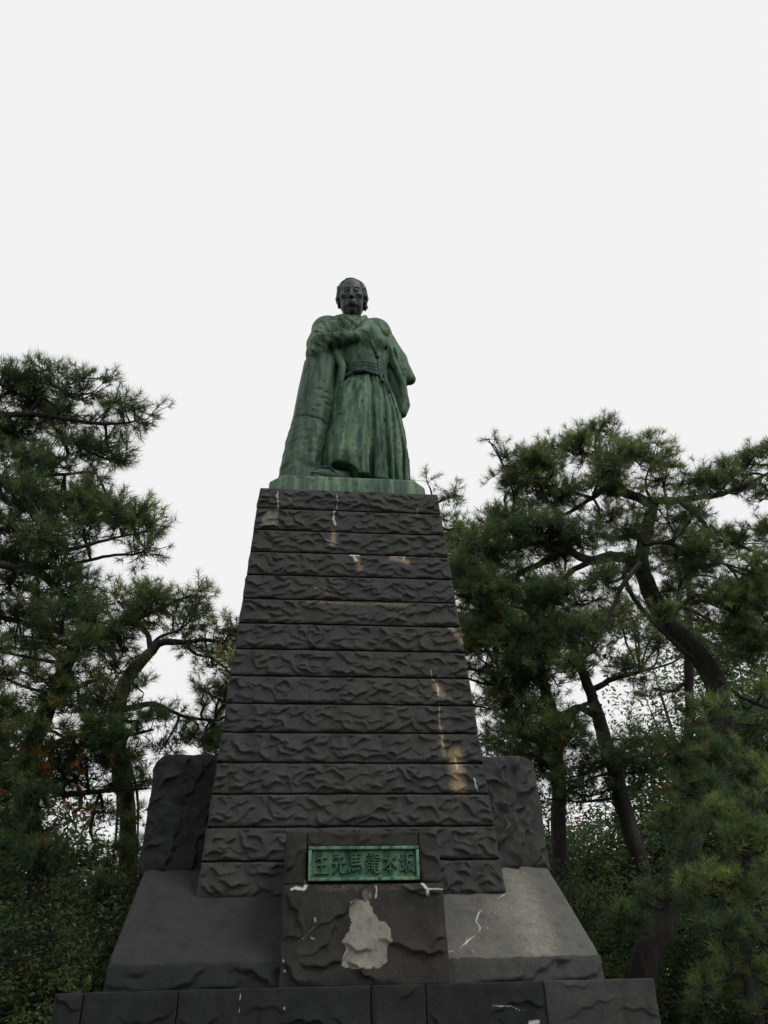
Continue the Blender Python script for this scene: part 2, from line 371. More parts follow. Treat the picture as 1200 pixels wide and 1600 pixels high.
# sloping slabs with a rough fascia, one each side of the inscription block
XS = 2.452; yb, yt = -2.700, -1.27; zt = 1.976+.761*(2.63-1.27)
def slope(x0, x1, nm, seed):
    # wedge: bottom at the step, front fascia 0.23 high
    P8 = [(x0, yb, ZS), (x1, yb, ZS), (x0, 2.6, ZS), (x1, 2.6, ZS),
          (x0, -2.63, 1.976), (x1, -2.63, 1.976), (x0, 2.6, 1.976), (x1, 2.6, 1.976)]
    rough_block('fascia_stone', P8, ped, material=M_stone_dk if x1 < 1 else M_stone, seed=seed, amp=.055, size=.28, density=14, faces='front left right back', rough_faces='front left right', taperw=.03, res=.02)
    xa, xb = x0, x1
    ins = .05
    if x0 < -1: xa2, xb2 = x0+ins, x1
    else: xa2, xb2 = x0, x1-ins
    nU = int((x1-x0)/.012); nV = 140
    u = np.linspace(0, 1, nU+1); v = np.linspace(0, 1, nV+1)
    Uu, Vv = np.meshgrid(u, v, indexing='ij')
    L0 = xa+(xb-xa)*Uu; L1 = xa2+(xb2-xa2)*Uu
    X = L0*(1-Vv)+L1*Vv; Y = -2.632+(yt+2.632)*Vv; Z = 1.978+(zt-1.978)*Vv
    Pp = np.stack([X, Y, Z], -1)
    Z = Z+.006*vn(Pp, 4, seed, 3)+.002*vn(Pp, 40, seed, 2)
    # soft worn arrises
    ed = np.minimum(Vv*1.9, 9); Z = Z-.016*np.exp(-ed/.018)
    out_e = (Uu if x0 < -1 else 1-Uu)*(x1-x0); Z = Z-.02*np.exp(-out_e/.02)
    # a worn chamfer at the lower outer corner
    ch = np.clip(.09-(out_e+np.minimum(Vv*1.9, 9)*.8), 0, None); Z = Z-ch*.8
    Pp = np.stack([X, Y, Z], -1).reshape(-1, 3)
    st = np.zeros((len(Pp), 3))
    def seg(ch_, pts, wd, stg):
        Q = Pp+.022*np.stack([vn(Pp, 11, 77, 3), vn(Pp, 10, 78, 3), 0*Pp[:, 0]], -1)
        ws = []
        for x, y in pts:
            d = ray(x, y); t = 0     # intersect with sloped plane
            nrm = np.array([0, -(zt-1.978)/(yt+2.632), 1.0]); p0 = np.array([0, -2.632, 1.978])
            ws.append(CAM+d*(((p0-CAM)@nrm)/(d@nrm)))
        ws = np.array(ws)
        dd = np.full(len(Q), 9.)
        for a0, b0 in zip(ws[:-1], ws[1:]):
            ab = b0-a0; t = np.clip(((Q-a0)@ab)/(ab@ab), 0, 1)
            dd = np.minimum(dd, np.linalg.norm(Q-(a0+t[:, None]*ab), axis=1))
        st[:, ch_] = np.maximum(st[:, ch_], stg*np.exp(-(dd/wd)**2))
    if x1 > 1:
        seg(2, [(800, 1365), (816, 1400), (838, 1460), (846, 1488)], .30, .62)
        seg(2, [(780, 1385), (800, 1440)], .30, .45)
        seg(0, [(790, 1397), (770, 1412), (768, 1420), (752, 1425), (745, 1440), (750, 1450), (735, 1465), (728, 1475)], .0085, 1.3)
        seg(0, [(743, 1400), (743, 1412)], .006, .9); seg(0, [(700, 1487), (711, 1485)], .009, 1.1); seg(0, [(737, 1482), (741, 1488)], .009, .9)
        seg(0, [(768, 1420), (758, 1440), (762, 1452)], .005, .9); seg(0, [(750, 1450), (738, 1452), (728, 1462)], .005, .9)
        seg(0, [(727, 1440), (730, 1470), (722, 1480)], .006, .9)
    else:
        seg(0, [(382, 1525), (388, 1508)], .014, 1.0)
        seg(0, [(245, 1370), (258, 1362)], .008, .45); seg(0, [(212, 1415), (224, 1408)], .008, .45); seg(0, [(355, 1435), (367, 1427)], .008, .5)
    idx = np.arange((nU+1)*(nV+1)).reshape(nU+1, nV+1)
    f = np.stack([idx[:-1, :-1], idx[1:, :-1], idx[1:, 1:], idx[:-1, 1:]], -1).reshape(-1, 4)
    # side skirt so that the wedge is solid
    nb = len(Pp); edges = np.concatenate([idx[:, 0], idx[-1, 1:], idx[:-1, -1][::-1], idx[0, 1:-1][::-1]])
    low = Pp[edges].copy(); low[:, 2] = 1.95
    V2 = np.concatenate([Pp, low]); m_ = len(edges); i0 = np.arange(m_); i1 = (i0+1) % m_
    sk = np.stack([nb+i0, nb+i1, edges[i1], edges[i0]], -1)
    st2 = np.concatenate([st, np.zeros((m_, 3))])
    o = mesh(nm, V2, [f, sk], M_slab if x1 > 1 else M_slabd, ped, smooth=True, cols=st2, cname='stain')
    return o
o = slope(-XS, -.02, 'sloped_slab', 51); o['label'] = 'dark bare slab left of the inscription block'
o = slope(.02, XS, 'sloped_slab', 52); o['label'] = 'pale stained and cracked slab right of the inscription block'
rough_block('base_block', hexa(-2.40, 2.40, -1.262, 2.3, 1.96, 3.006), ped, seed=60, material=M_stone, faces='left right back top', rough_faces='left right back', size=.3, density=10, sres=.04)
for s in (-1, 1):
    x0, x1 = (1.55, 2.44) if s > 0 else (-2.47, -1.55)
    xt0, xt1 = (1.45, 2.405) if s > 0 else (-2.43, -1.45)
    rough_block('wing_block', hexa(x0, x1, -1.30, 1.3, 2.93, 4.345, xt0, xt1, -1.22, 1.22), ped, material=M_stone_dk if s < 0 else M_stone, seed=70+s, amp=.10, size=.26, density=20, vert=True, ang=.5,  # left wing takes the darker stone: shade of the left trees put into its colour
                round_xz=(s, .17), taperw=.08, res=.015, sres=.03, edge=.012, label='shoulder block with a rounded outer corner')

# inscription block
BX0, BX1 = -.80, .855
rough_block('inscription_block', hexa(BX0, BX1, -2.755, -1.6, ZS, 2.662, BX0+.0, BX1-.0, -2.70, -1.6), ped, material=M_ins, seed=90, amp=.052, size=.40, density=9, faces='front left right top', ang=.55, taperw=.06, res=.0125, sres=.03)
PX0, PX1, PZ0, PZ1 = -.545, .605, 2.690, 3.015
YF = -2.58
rough_block('frame_stone', hexa(BX0+.015, PX0-.02, -2.68, -1.6, 2.664, 3.19, BX0+.02, PX0-.02, -2.64, -1.6), ped, material=M_ins, seed=93, amp=.04, size=.22, density=22, faces='front left right top', taperw=.04, sres=.03)
rough_block('frame_stone', hexa(PX1+.02, BX1-.015, -2.68, -1.6, 2.664, 3.19, PX1+.02, BX1-.02, -2.64, -1.6), ped, material=M_ins, seed=94, amp=.04, size=.22, density=22, faces='front left right top', taperw=.04, sres=.03)
rough_block('frame_stone', hexa(PX0-.016, PX1+.016, -2.635, -1.6, PZ1+.012, 3.185), ped, material=M_ins, seed=95, amp=.03, size=.2, density=22, faces='front top', taperw=.03, sres=.03)
rough_block('frame_stone', hexa(PX0-.016, PX1+.016, -2.55, -1.6, 2.667, PZ1+.010), ped, seed=96, amp=.004, faces='front', sres=.05)

def bevel_box(name, x0, x1, y0, y1, z0, z1, material, parent, r=.012, n=3):
    """box with rounded edges as one mesh"""
    VV, FF = [], []; off = 0; D = np.array([x1-x0, y1-y0, z1-z0])
    for a, b, c in ((0, 2, 1), (1, 2, 0), (0, 1, 2)):
        for side in (0, 1):
            def ax(L):
                e = np.linspace(0, r, n+1); return np.concatenate([e, L-e[::-1]])
            A, B = np.meshgrid(ax(D[a]), ax(D[b]), indexing='ij')
            q = np.zeros(A.shape+(3,)); q[..., a] = A; q[..., b] = B; q[..., c] = D[c]*side
            inn = np.clip(q, r, D-r); d = q-inn; q2 = inn+d/np.maximum(np.linalg.norm(d, axis=-1, keepdims=True), 1e-9)*r
            idx = off+np.arange(A.size).reshape(A.shape)
            f = np.stack([idx[:-1, :-1], idx[1:, :-1], idx[1:, 1:], idx[:-1, 1:]], -1).reshape(-1, 4)
            if (side == 1) != (a == 1 or c == 2): f = f[:, ::-1]
            VV.append(q2.reshape(-1, 3)+np.array([x0, y0, z0])); FF.append(f); off += A.size
    return mesh(name, np.concatenate(VV), FF, material, parent, smooth=True)

plq = bevel_box('plaque', PX0, PX1, -2.66, -2.54, PZ0, PZ1, M_plate, ped, r=.006)
plq['label'] = 'green bronze plaque with six brush-written characters'
fw_ = .028
bevel_box('plaque_frame', PX0-.004, PX1+.004, -2.72, -2.662, PZ1-fw_, PZ1+.004, M_plate, plq, r=.006)
bevel_box('plaque_frame', PX0-.004, PX1+.004, -2.72, -2.662, PZ0-.004, PZ0+fw_, M_plate, plq, r=.006)
bevel_box('plaque_frame', PX0-.004, PX0+fw_, -2.717, -2.662, PZ0+fw_+.001, PZ1-fw_-.001, M_plate, plq, r=.006)
bevel_box('plaque_frame', PX1-fw_, PX1+.004, -2.717, -2.662, PZ0+fw_+.001, PZ1-fw_-.001, M_plate, plq, r=.006)
G = {}
G['saka'] = [[(.03, .64), (.38, .70)], [(.22, .95), (.20, .28)], [(.01, .16), (.2, .2), (.4, .36)], [(.46, .90), (.93, .95)], [(.52, .9), (.50, .5), (.36, .06)], [(.55, .62), (.88, .66), (.72, .34), (.44, .04)], [(.56, .46), (.72, .24), (.99, .04)]]
G['hon'] = [[(.06, .70), (.94, .75)], [(.5, 1.0), (.49, .02)], [(.47, .70), (.3, .42), (.04, .22)], [(.53, .70), (.72, .42), (.98, .24)], [(.32, .22), (.68, .24)]]
G['ryu'] = [[(.24, 1.0), (.29, .92)], [(.06, .87), (.47, .90)], [(.16, .82), (.2, .72)], [(.37, .83), (.32, .72)], [(.03, .67), (.5, .69)], [(.12, .56), (.12, .2), (.04, .02)], [(.12, .56), (.43, .57), (.43, .06), (.35, .08)], [(.15, .41), (.4, .42)], [(.15, .27), (.4, .28)],
            [(.61, 1.0), (.6, .80)], [(.6, .91), (.93, .93)], [(.6, .79), (.9, .80), (.89, .66)], [(.57, .66), (.9, .67)], [(.57, .66), (.56, .12), (.66, .03), (.96, .05), (.98, .2)], [(.63, .52), (.87, .54)], [(.63, .38), (.87, .40)], [(.63, .25), (.87, .27)]]
G['uma'] = [[(.2, .98), (.19, .42)], [(.2, .95), (.84, .98)], [(.2, .79), (.78, .81)], [(.2, .62), (.78, .64)], [(.5, .95), (.5, .45)], [(.18, .45), (.9, .48), (.86, .12), (.70, .02)], [(.09, .30), (.04, .06)], [(.29, .28), (.33, .12)], [(.46, .29), (.5, .15)], [(.63, .31), (.69, .18)]]
G['sen'] = [[(.3, .96), (.13, .68)], [(.25, .80), (.82, .83)], [(.52, 1.0), (.51, .52)], [(.03, .50), (.97, .54)], [(.38, .5), (.32, .25), (.05, .02)], [(.6, .5), (.6, .14), (.70, .04), (.95, .06), (.98, .24)]]
G['sei'] = [[(.3, .96), (.10, .60)], [(.22, .75), (.84, .79)], [(.52, 1.0), (.5, .07)], [(.2, .43), (.82, .46)], [(.02, .05), (.5, .07), (.98, .05)]]
def ribbon(paths, w, x0, z0, sx, sz, yf, dep):
    VV, FF = [], []; off = 0
    rr = np.random.default_rng(len(paths))
    for p in paths:
        p = np.array(p); n_s = 9
        # resample
        seg = np.linalg.norm(np.diff(p, axis=0), axis=1); cum = np.concatenate([[0], np.cumsum(seg)]); t = np.linspace(0, cum[-1], n_s)
        q = np.stack([np.interp(t, cum, p[:, 0]), np.interp(t, cum, p[:, 1])], 1)
        q[1:-1] = (q[:-2]+2*q[1:-1]+q[2:])/4
        q = q*[sx, sz]+[x0, z0]
        tg = np.gradient(q, axis=0); tg /= np.linalg.norm(tg, axis=1, keepdims=True)+1e-9; nr = np.stack([-tg[:, 1], tg[:, 0]], 1)
        ww = w*(.72+.5*np.linspace(1, 0, n_s)**1.5)*rr.uniform(.85, 1.15); ww[-1] *= .35; ww[0] *= .75
        prof = [(-1, 0), (-.8, .75), (0, 1), (.8, .75), (1, 0)]
        for i in range(n_s):
            for a, hh in prof:
                VV.append((q[i, 0]+nr[i, 0]*ww[i]*a, yf-dep*hh, q[i, 1]+nr[i, 1]*ww[i]*a))
        for i in range(n_s-1):
            for j in range(4):
                a = off+i*5+j; FF.append((a, a+1, a+6, a+5))
        FF.append((off, off+1, off+2, off+2)); 
        FF.pop()
        off += n_s*5
    return np.array(VV), [np.array(FF)]
cw, ch_ = .158, .205
for i, g in enumerate(['sei', 'sen', 'uma', 'ryu', 'hon', 'saka']):
    x0 = PX0+.056+i*.1785; z0 = PZ0+.058
    V_, F_ = ribbon(G[g], .0150 if g != 'ryu' else .0115, x0, z0, cw, ch_, -2.6605, .040)
    mesh('character', V_, F_, M_glyph, plq, smooth=True)
for x in (PX0+.012, PX1-.012):
    for z in (PZ0+.012, PZ1-.012):
        t = np.linspace(0, 2*math.pi, 9)[:-1]
        ring = np.stack([x+.008*np.cos(t), np.full(8, -2.721), z+.008*np.sin(t)], 1); r2 = ring.copy(); r2[:, 1] = -2.728; r2[:, [0, 2]] = (r2[:, [0, 2]]-[x, z])*.6+[x, z]
        V_ = np.concatenate([ring, r2]); ii = np.arange(8)
        mesh('stud', V_, [np.stack([ii, (ii+1) % 8, 8+(ii+1) % 8, 8+ii], 1), np.array([[8, 9, 10, 11], [8, 11, 12, 15], [12, 13, 14, 15]])], M_plate, plq)

# broad step of separate blocks, and the steps below it down to the ground
SY, SX = -3.075, 2.80
bstain(WHT, [(770, 1572), (800, 1573), (812, 1578), (818, 1577)], .0045, 1.1, SY, (-3.4, -2.9)); bstain(WHT, [(806, 1567), (835, 1566)], .0045, .6, SY, (-3.4, -2.9))
bstain(WHT, [(374, 1545), (375, 1588)], .004, .9, SY, (-3.4, -2.9)); bstain(WHT, [(828, 1598), (840, 1597)], .022, 1.2, SY, (-3.4, -2.9)); bstain(WHT, [(444, 1575), (444, 1577)], .012, 1, SY, (-3.4, -2.9))
joints = [-SX]+[px(x, 1560, SY)[0] for x in (130, 278, 580, 665, 852)]+[SX]
M_edge = M_slab
for i in range(len(joints)-1):
    a, b = joints[i]+(.0015 if i else 0), joints[i+1]-(.0015 if i < len(joints)-2 else 0)
    rough_block('step_stone', hexa(a, b, SY-.03, -1.0, .98, ZS, a, b, SY, -1.0), ped, material=M_stone_dk if i < 5 else M_stone, seed=110+i, amp=.034 if i < 5 else .02, size=.34, density=8, faces='front left right top', rough_faces='front', taperw=.05, res=.0115, sres=.06, edge=.004, r=.014)
rough_block('step_stone', hexa(-SX, SX, -.99, 3.0, .98, ZS-.004), ped, seed=130, faces='left right back top', rough_faces='left right back', sres=.08)
for (x1_, y0_, y1_, z0_, z1_) in ((3.6, -3.9, 3.8, .50, .976), (4.4, -4.7, 4.6, .0, .496)):
    nb_ = 5
    for i in range(nb_):
        a = -x1_+2*x1_*i/nb_; b = -x1_+2*x1_*(i+1)/nb_
        rough_block('step_stone', hexa(a+.004, b-.004, y0_, y1_, z0_-.02, z1_), ped, seed=140+i, amp=.02, size=.4, density=5, faces='front left right back top', rough_faces='front', res=.04, sres=.12)
# ------------------------------------------------------------------ ground
def f_ground(n, b):
    c = ramp(n, noise(n, 1.2, 7, .7, coord='World'), [(.3, (.030, .026, .018)), (.55, (.060, .050, .034)), (.75, (.035, .045, .020))])
    c = mix(n, .5, c, ramp(n, noise(n, 60, 4, .7, coord='World'), [(.3, (.4, .4, .4)), (.7, (1.5, 1.4, 1.2))]), 'MULTIPLY')
    n.links.new(c, b.inputs['Base Color']); b.inputs['Roughness'].default_value = .95
    bump(n, b, noise(n, 25, 6, .7, coord='World'), .6, .05)
M_ground = mat('forest_floor', f_ground)
gx = np.concatenate([[-900, -300, -120, -60], np.linspace(-35, 35, 57), [60, 120, 300, 900]])
GX, GY = np.meshgrid(gx, gx, indexing='ij'); GP = np.stack([GX, GY, 0*GX], -1)
far_ = np.clip((np.hypot(GX, GY)-9)/8, 0, 1)*np.clip((500-np.hypot(GX, GY))/300, 0, 1)
GP[..., 2] = .18*vn(GP, .35, 40, 3)*far_-.02
gi = np.arange(GX.size).reshape(GX.shape)
g = mesh('ground', GP.reshape(-1, 3), [np.stack([gi[:-1, :-1], gi[1:, :-1], gi[1:, 1:], gi[:-1, 1:]], -1).reshape(-1, 4)], M_ground, smooth=True)
tag(g, kind='structure')
def ground_z(x, y):
    p = np.array([x, y, 0.0]); r_ = math.hypot(x, y)
    return float(.18*vn(p, .35, 40, 3)*min(max((r_-9)/8, 0), 1))-.02
# ------------------------------------------------------------------ bronze statue, sculpted as distance fields and polygonised
SZ = 8.645
def surf_nets(F, lo, st):
    """naive surface nets of field F (negative inside)"""
    nx, ny, nz = F.shape
    s = F < 0
    cnt = np.zeros((nx-1, ny-1, nz-1), np.int8)
    for a in (0, 1):
        for b in (0, 1):
            for c in (0, 1): cnt += s[a:nx-1+a, b:ny-1+b, c:nz-1+c]
    act = (cnt > 0)&(cnt < 8)
    I = np.argwhere(act); vid = np.full(act.shape, -1, np.int64); vid[act] = np.arange(len(I))
    acc = np.zeros((len(I), 3)); num = np.zeros(len(I))
    def val(d): return F[I[:, 0]+d[0], I[:, 1]+d[1], I[:, 2]+d[2]].astype(float)
    for ax in range(3):
        o1, o2 = [k for k in range(3) if k != ax]
        for p in (0, 1):
            for q in (0, 1):
                d0 = [0, 0, 0]; d0[o1] = p; d0[o2] = q; d1 = list(d0); d1[ax] = 1
                v0, v1 = val(d0), val(d1); m_ = (v0 < 0) != (v1 < 0)
                t = np.where(m_, v0/np.where(np.abs(v0-v1) < 1e-9, 1e-9, v0-v1), 0)
                pt = np.array(d0, float)[None].repeat(len(I), 0); pt[:, ax] += t
                acc += pt*m_[:, None]; num += m_
    V = (I+acc/num[:, None])*st+np.array(lo)
    Q = []
    for ax in range(3):
        o1, o2 = [(1, 2), (2, 0), (0, 1)][ax]
        sl0 = [slice(None)]*3; sl1 = [slice(None)]*3; sl0[ax] = slice(0, -1); sl1[ax] = slice(1, None)
        a, b = s[tuple(sl0)], s[tuple(sl1)]
        for sgn, mm_ in ((1, a & ~b), (-1, ~a & b)):
            E_ = np.argwhere(mm_)
            E_ = E_[(E_[:, o1] > 0)&(E_[:, o2] > 0)&(E_[:, o1] < F.shape[o1]-1)&(E_[:, o2] < F.shape[o2]-1)]
            if not len(E_): continue
            def g(d1, d2):
                e = E_.copy(); e[:, o1] += d1; e[:, o2] += d2; return vid[e[:, 0], e[:, 1], e[:, 2]]
            q = np.stack([g(-1, -1), g(0, -1), g(0, 0), g(-1, 0)], 1)
            Q.append(q if sgn > 0 else q[:, ::-1])
    return V, np.concatenate(Q)
def ell(P, c, r):
    d = [(P[i]-c[i]) for i in range(3)]
    k0 = np.sqrt(sum((d[i]/r[i])**2 for i in range(3))); k1 = np.sqrt(sum((d[i]/r[i]**2)**2 for i in range(3)))
    return k0*(k0-1)/np.maximum(k1, 1e-6)
def cap(P, a, b, ra, rb=None):
    rb = ra if rb is None else rb
    ab = [b[i]-a[i] for i in range(3)]; l2 = sum(x*x for x in ab)
    t = np.clip(sum((P[i]-a[i])*ab[i] for i in range(3))/l2, 0, 1)
    return np.sqrt(sum((P[i]-a[i]-ab[i]*t)**2 for i in range(3)))-(ra+(rb-ra)*t)
def smin(a, b, k=.05):
    h = np.clip(.5+.5*(b-a)/k, 0, 1); return b*(1-h)+a*h-k*h*(1-h)
def smax(a, b, k=.03): return -smin(-a, -b, k)
def loft(P, tab, e=2.0):
    z = P[2]; t = np.array(tab); zz = t[:, 0]
    cx, cy, rx, ry = [np.interp(z, zz, t[:, i]) for i in (1, 2, 3, 4)]
    dx, dy = (P[0]-cx)/rx, (P[1]-cy)/ry
    k = (np.abs(dx)**e+np.abs(dy)**e)**(1/e)
    return (k-1)*np.minimum(rx, ry), np.arctan2(-dy, dx), dx, dy
def path(P, pts, radii):
    d = None
    for a, b, ra, rb in zip(pts[:-1], pts[1:], radii[:-1], radii[1:]):
        c = cap(P, a, b, ra, rb); d = c if d is None else np.minimum(d, c)
    return d
def relax(V, Q, n_):
    E_ = np.concatenate([Q[:, [0, 1]], Q[:, [1, 2]], Q[:, [2, 3]], Q[:, [3, 0]]])
    for k in range(n_):
        acc = np.zeros_like(V); cnt = np.bincount(E_[:, 0], minlength=len(V))+np.bincount(E_[:, 1], minlength=len(V))
        for j in range(3):
            acc[:, j] = np.bincount(E_[:, 0], V[E_[:, 1], j], len(V))+np.bincount(E_[:, 1], V[E_[:, 0], j], len(V))
        V = V+(.55 if k % 2 == 0 else -.30)*(acc/np.maximum(cnt, 1)[:, None]-V)
    return V
def sculpt(name, fn, lo, hi, st, material, parent, xf=None, label=None, smooth_n=5):
    ax = [np.arange(lo[i], hi[i]+st, st, dtype=np.float32) for i in range(3)]
    P = np.meshgrid(*ax, indexing='ij', copy=True)
    F = fn(P)
    V, Q = surf_nets(F, lo, st)
    if xf is not None: V = xf(V)
    V = relax(V, Q, smooth_n)
    V = V+np.array([0, 0, SZ])
    o = mesh(name, V, [Q], material, parent, smooth=True)
    if label: o['label'] = label
    return o
def vp(P, f, seed, o=2): return vn(np.stack(P, -1), f, seed, o).astype(np.float32)
STEP = .0185
TORSO = [(2.35, .37, -.38, .37, .33), (2.6, .37, -.38, .38, .34), (2.9, .33, -.38, .46, .39), (3.3, .22, -.35, .56, .42), (3.65, .16, -.31, .60, .38), (3.86, .14, -.28, .52, .32), (4.0, .13, -.27, .36, .25), (4.1, .13, -.27, .24, .2)]
def chest_y(x, z, off=0.0):
    t = np.array(TORSO); cx, cy, rx, ry = [np.interp(z, t[:, 0], t[:, i]) for i in (1, 2, 3, 4)]
    return float(cy-(ry+off)*math.sqrt(max(.03, 1-((x-cx)/(rx+off))**2)))
def band(P, pts, r, off=0.0):
    pp = [(x, chest_y(x, z, off), z) for x, z in pts]
    return path(P, pp, [r]*len(pp))

def lip(d, P, pts, A, L, depth=0.0, side=1, w=.012, yfront=-.38):
    """a cloth edge along a line seen from the front: cloth stands proud on one side and drops sharply on the other"""
    pts = np.array(pts, float)
    best = np.full(P[0].shape, 9.0, np.float32); sv = np.zeros(P[0].shape, np.float32); tt = np.zeros(P[0].shape, np.float32); n_ = len(pts)-1
    for i, (a, b) in enumerate(zip(pts[:-1], pts[1:])):
        ab = b-a; l = np.hypot(*ab); t = ((P[0]-a[0])*ab[0]+(P[2]-a[1])*ab[1])/(l*l); tc = np.clip(t, 0, 1)
        qx = P[0]-a[0]-ab[0]*tc; qz = P[2]-a[1]-ab[1]*tc; dd = np.hypot(qx, qz)
        sg = np.sign((P[0]-a[0])*-ab[1]+(P[2]-a[1])*ab[0])*side
        m_ = dd < best; best = np.where(m_, dd, best); sv = np.where(m_, sg, sv); tt = np.where(m_, (i+tc)/n_, tt)
    win = np.clip(np.minimum(tt, 1-tt)*6+.25, 0, 1)*(P[1] < yfront)
    return d-win*(A*np.where(sv > 0, np.exp(-best/L), np.exp(-best/.018))-.45*depth*np.where(sv < 0, np.exp(-((best-.02)/.022)**2), 0))
def W2(pts, Y):
    """outline points measured on the picture, carried to the depth Y of that piece of cloth"""
    out_ = []
    for x, y in pts:
        p = px(x, y, Y); out_.append((p[0], p[2]-SZ))
    return out_
def f_kimono(P):
    d, th, dx, dy = loft(P, TORSO, 2.2)
    d = smax(d, P[2]-4.07, .03)
    d = smin(d, ell(P, (.43, -.58, 3.22), (.36, .27, .26)), .09)                    # hand tucked inside the breast
    d = smin(d, cap(P, (.08, -.76, 3.24), (.46, -.76, 3.33), .095, .115), .06)
    # right arm (left in the picture)
    a = smin(ell(P, (-.30, -.26, 3.84), (.30, .27, .26)), cap(P, (-.36, -.27, 3.78), (-.49, -.52, 3.22), .235, .225), .1)
    a = smin(a, cap(P, (-.49, -.68, 3.13), (.16, -.84, 3.17), .165, .085), .05)
    d = smin(d, a, .03)
    d = smin(d, ell(P, (-.49, -.52, 2.98), (.235, .27, .27)), .05)                   # sleeve gathered on the stump
    hang = path(P, [(-.16, -.60, 2.95), (-.07, -.66, 2.62), (-.13, -.60, 2.2), (-.22, -.52, 1.85)], [.10, .075, .07, .04])
    d = smin(d, hang, .03)
    # left arm (right in the picture): wide sleeve held out behind the hip
    b = smin(ell(P, (.56, -.26, 3.84), (.30, .28, .27)), cap(P, (.62, -.27, 3.76), (.92, -.38, 3.05), .25, .215), .08)
    b = smin(b, cap(P, (.92, -.38, 3.05), (1.165, -.42, 2.62), .205, .105), .06)
    b = smin(b, path(P, [(.80, -.48, 3.15), (.90, -.56, 2.75), (1.03, -.52, 2.42), (1.06, -.46, 2.15)], [.11, .06, .05, .04]), .03)
    b = smin(b, path(P, [(.80, -.30, 3.0), (.95, -.34, 2.45), (1.04, -.38, 2.05), (1.01, -.40, 1.84)], [.16, .15, .11, .07]), .05)
    b = smin(b, path(P, [(.74, -.30, 2.95), (.86, -.30, 2.4), (.95, -.32, 1.9)], [.12, .13, .10]), .05)
    b = smax(b, -ell(P, (1.15, -.50, 2.40), (.085, .26, .13)), .012)
    b = smax(b, -cap(P, (.76, -.68, 2.95), (.92, -.64, 2.25), .05, .04), .02)
    d = smin(d, b, .04)
    d = smin(d, path(P, [(-.12, -.42, 4.02), (-.04, -.2, 4.13), (.13, -.10, 4.17), (.32, -.2, 4.13), (.38, -.42, 4.02)], [.05]*5), .03)
    d = smin(d, band(P, [(-.08, 4.03), (.0, 3.86), (.10, 3.70), (.18, 3.62)], .042, .0), .010)
    d = smin(d, band(P, [(.37, 4.02), (.33, 3.86), (.24, 3.66), (.12, 3.46), (.08, 3.38)], .050, .022), .010)
    d = smin(d, band(P, [(-.16, 4.02), (-.09, 3.80), (.0, 3.60), (.10, 3.42)], .046, .018), .010)
    # cloth edges: collars and lapels
    d = lip(d, P, W2([(529, 488), (540, 500), (552, 521)], -.72), .035, .05, .03, -1)
    d = lip(d, P, W2([(514, 491), (530, 512), (551, 523)], -.72), .05, .09, .035, -1)
    d = lip(d, P, W2([(578, 491), (566, 510), (552, 524)], -.72), .045, .07, .035, 1)
    d = lip(d, P, W2([(583, 496), (580, 512), (579, 526)], -.72), .03, .06, .02, 1)
    d = lip(d, P, W2([(560, 492), (552, 504), (556, 515)], -.70), .03, .05, .02, 1)
    # drag folds
    for q_, A_, s_ in (([(504, 495), (509, 508), (513, 523)], .05, 1), ([(498, 500), (499, 512), (505, 524)], .035, 1), ([(521, 497), (524, 510), (527, 521)], .03, -1), ([(488, 518), (497, 524), (506, 527)], .04, 1), ([(592, 500), (600, 516), (603, 535)], .035, 1),
                        ([(613, 545), (622, 572), (634, 598)], .045, 1), ([(608, 545), (611, 560), (620, 590), (628, 620)], .03, 1), ([(636, 612), (632, 630), (630, 645)], .03, -1), ([(560, 528), (572, 534), (580, 548)], .02, 1), ([(596, 540), (590, 548), (583, 556)], .025, -1)):
        d = lip(d, P, W2(q_, -.62 if q_[0][0] < 606 else -.5), A_, .07, A_*.6, s_, yfront=-.30)
    # forearm: gathers, cuff
    for q_ in ([(497, 524), (516, 526), (536, 524), (548, 522)],):
        d = lip(d, P, W2(q_, -.8), .035, .05, .02, -1)
    for q_ in ([(508, 531), (520, 534), (531, 541)], [(520, 527), (530, 531), (537, 538)], [(533, 524), (540, 529), (545, 535)], [(490, 530), (500, 536), (512, 539)], [(484, 522), (488, 535), (486, 548)]):
        d = lip(d, P, W2(q_, -.85), .024, .035, .016, 1)
    d = smax(d, -cap(P, (.0, -.99, 3.12), (-.10, -.93, 2.86), .035, .05), .03)
    d = smax(d, -cap(P, (.70, -.66, 3.15), (.74, -.70, 2.72), .03, .05), .02)
    d = d+.005*vp(P, 9, 1)+.002*vp(P, 24, 2)
    return smax(d, 1.78-P[2], .01)
HK = [(-.05, .30, -.42, .79, .60), (.0, .30, -.42, .785, .60), (.4, .30, -.42, .775, .585), (.8, .32, -.42, .745, .56), (1.3, .335, -.41, .69, .52), (1.7, .355, -.40, .62, .47), (2.1, .37, -.39, .515, .41), (2.5, .375, -.38, .385, .335)]
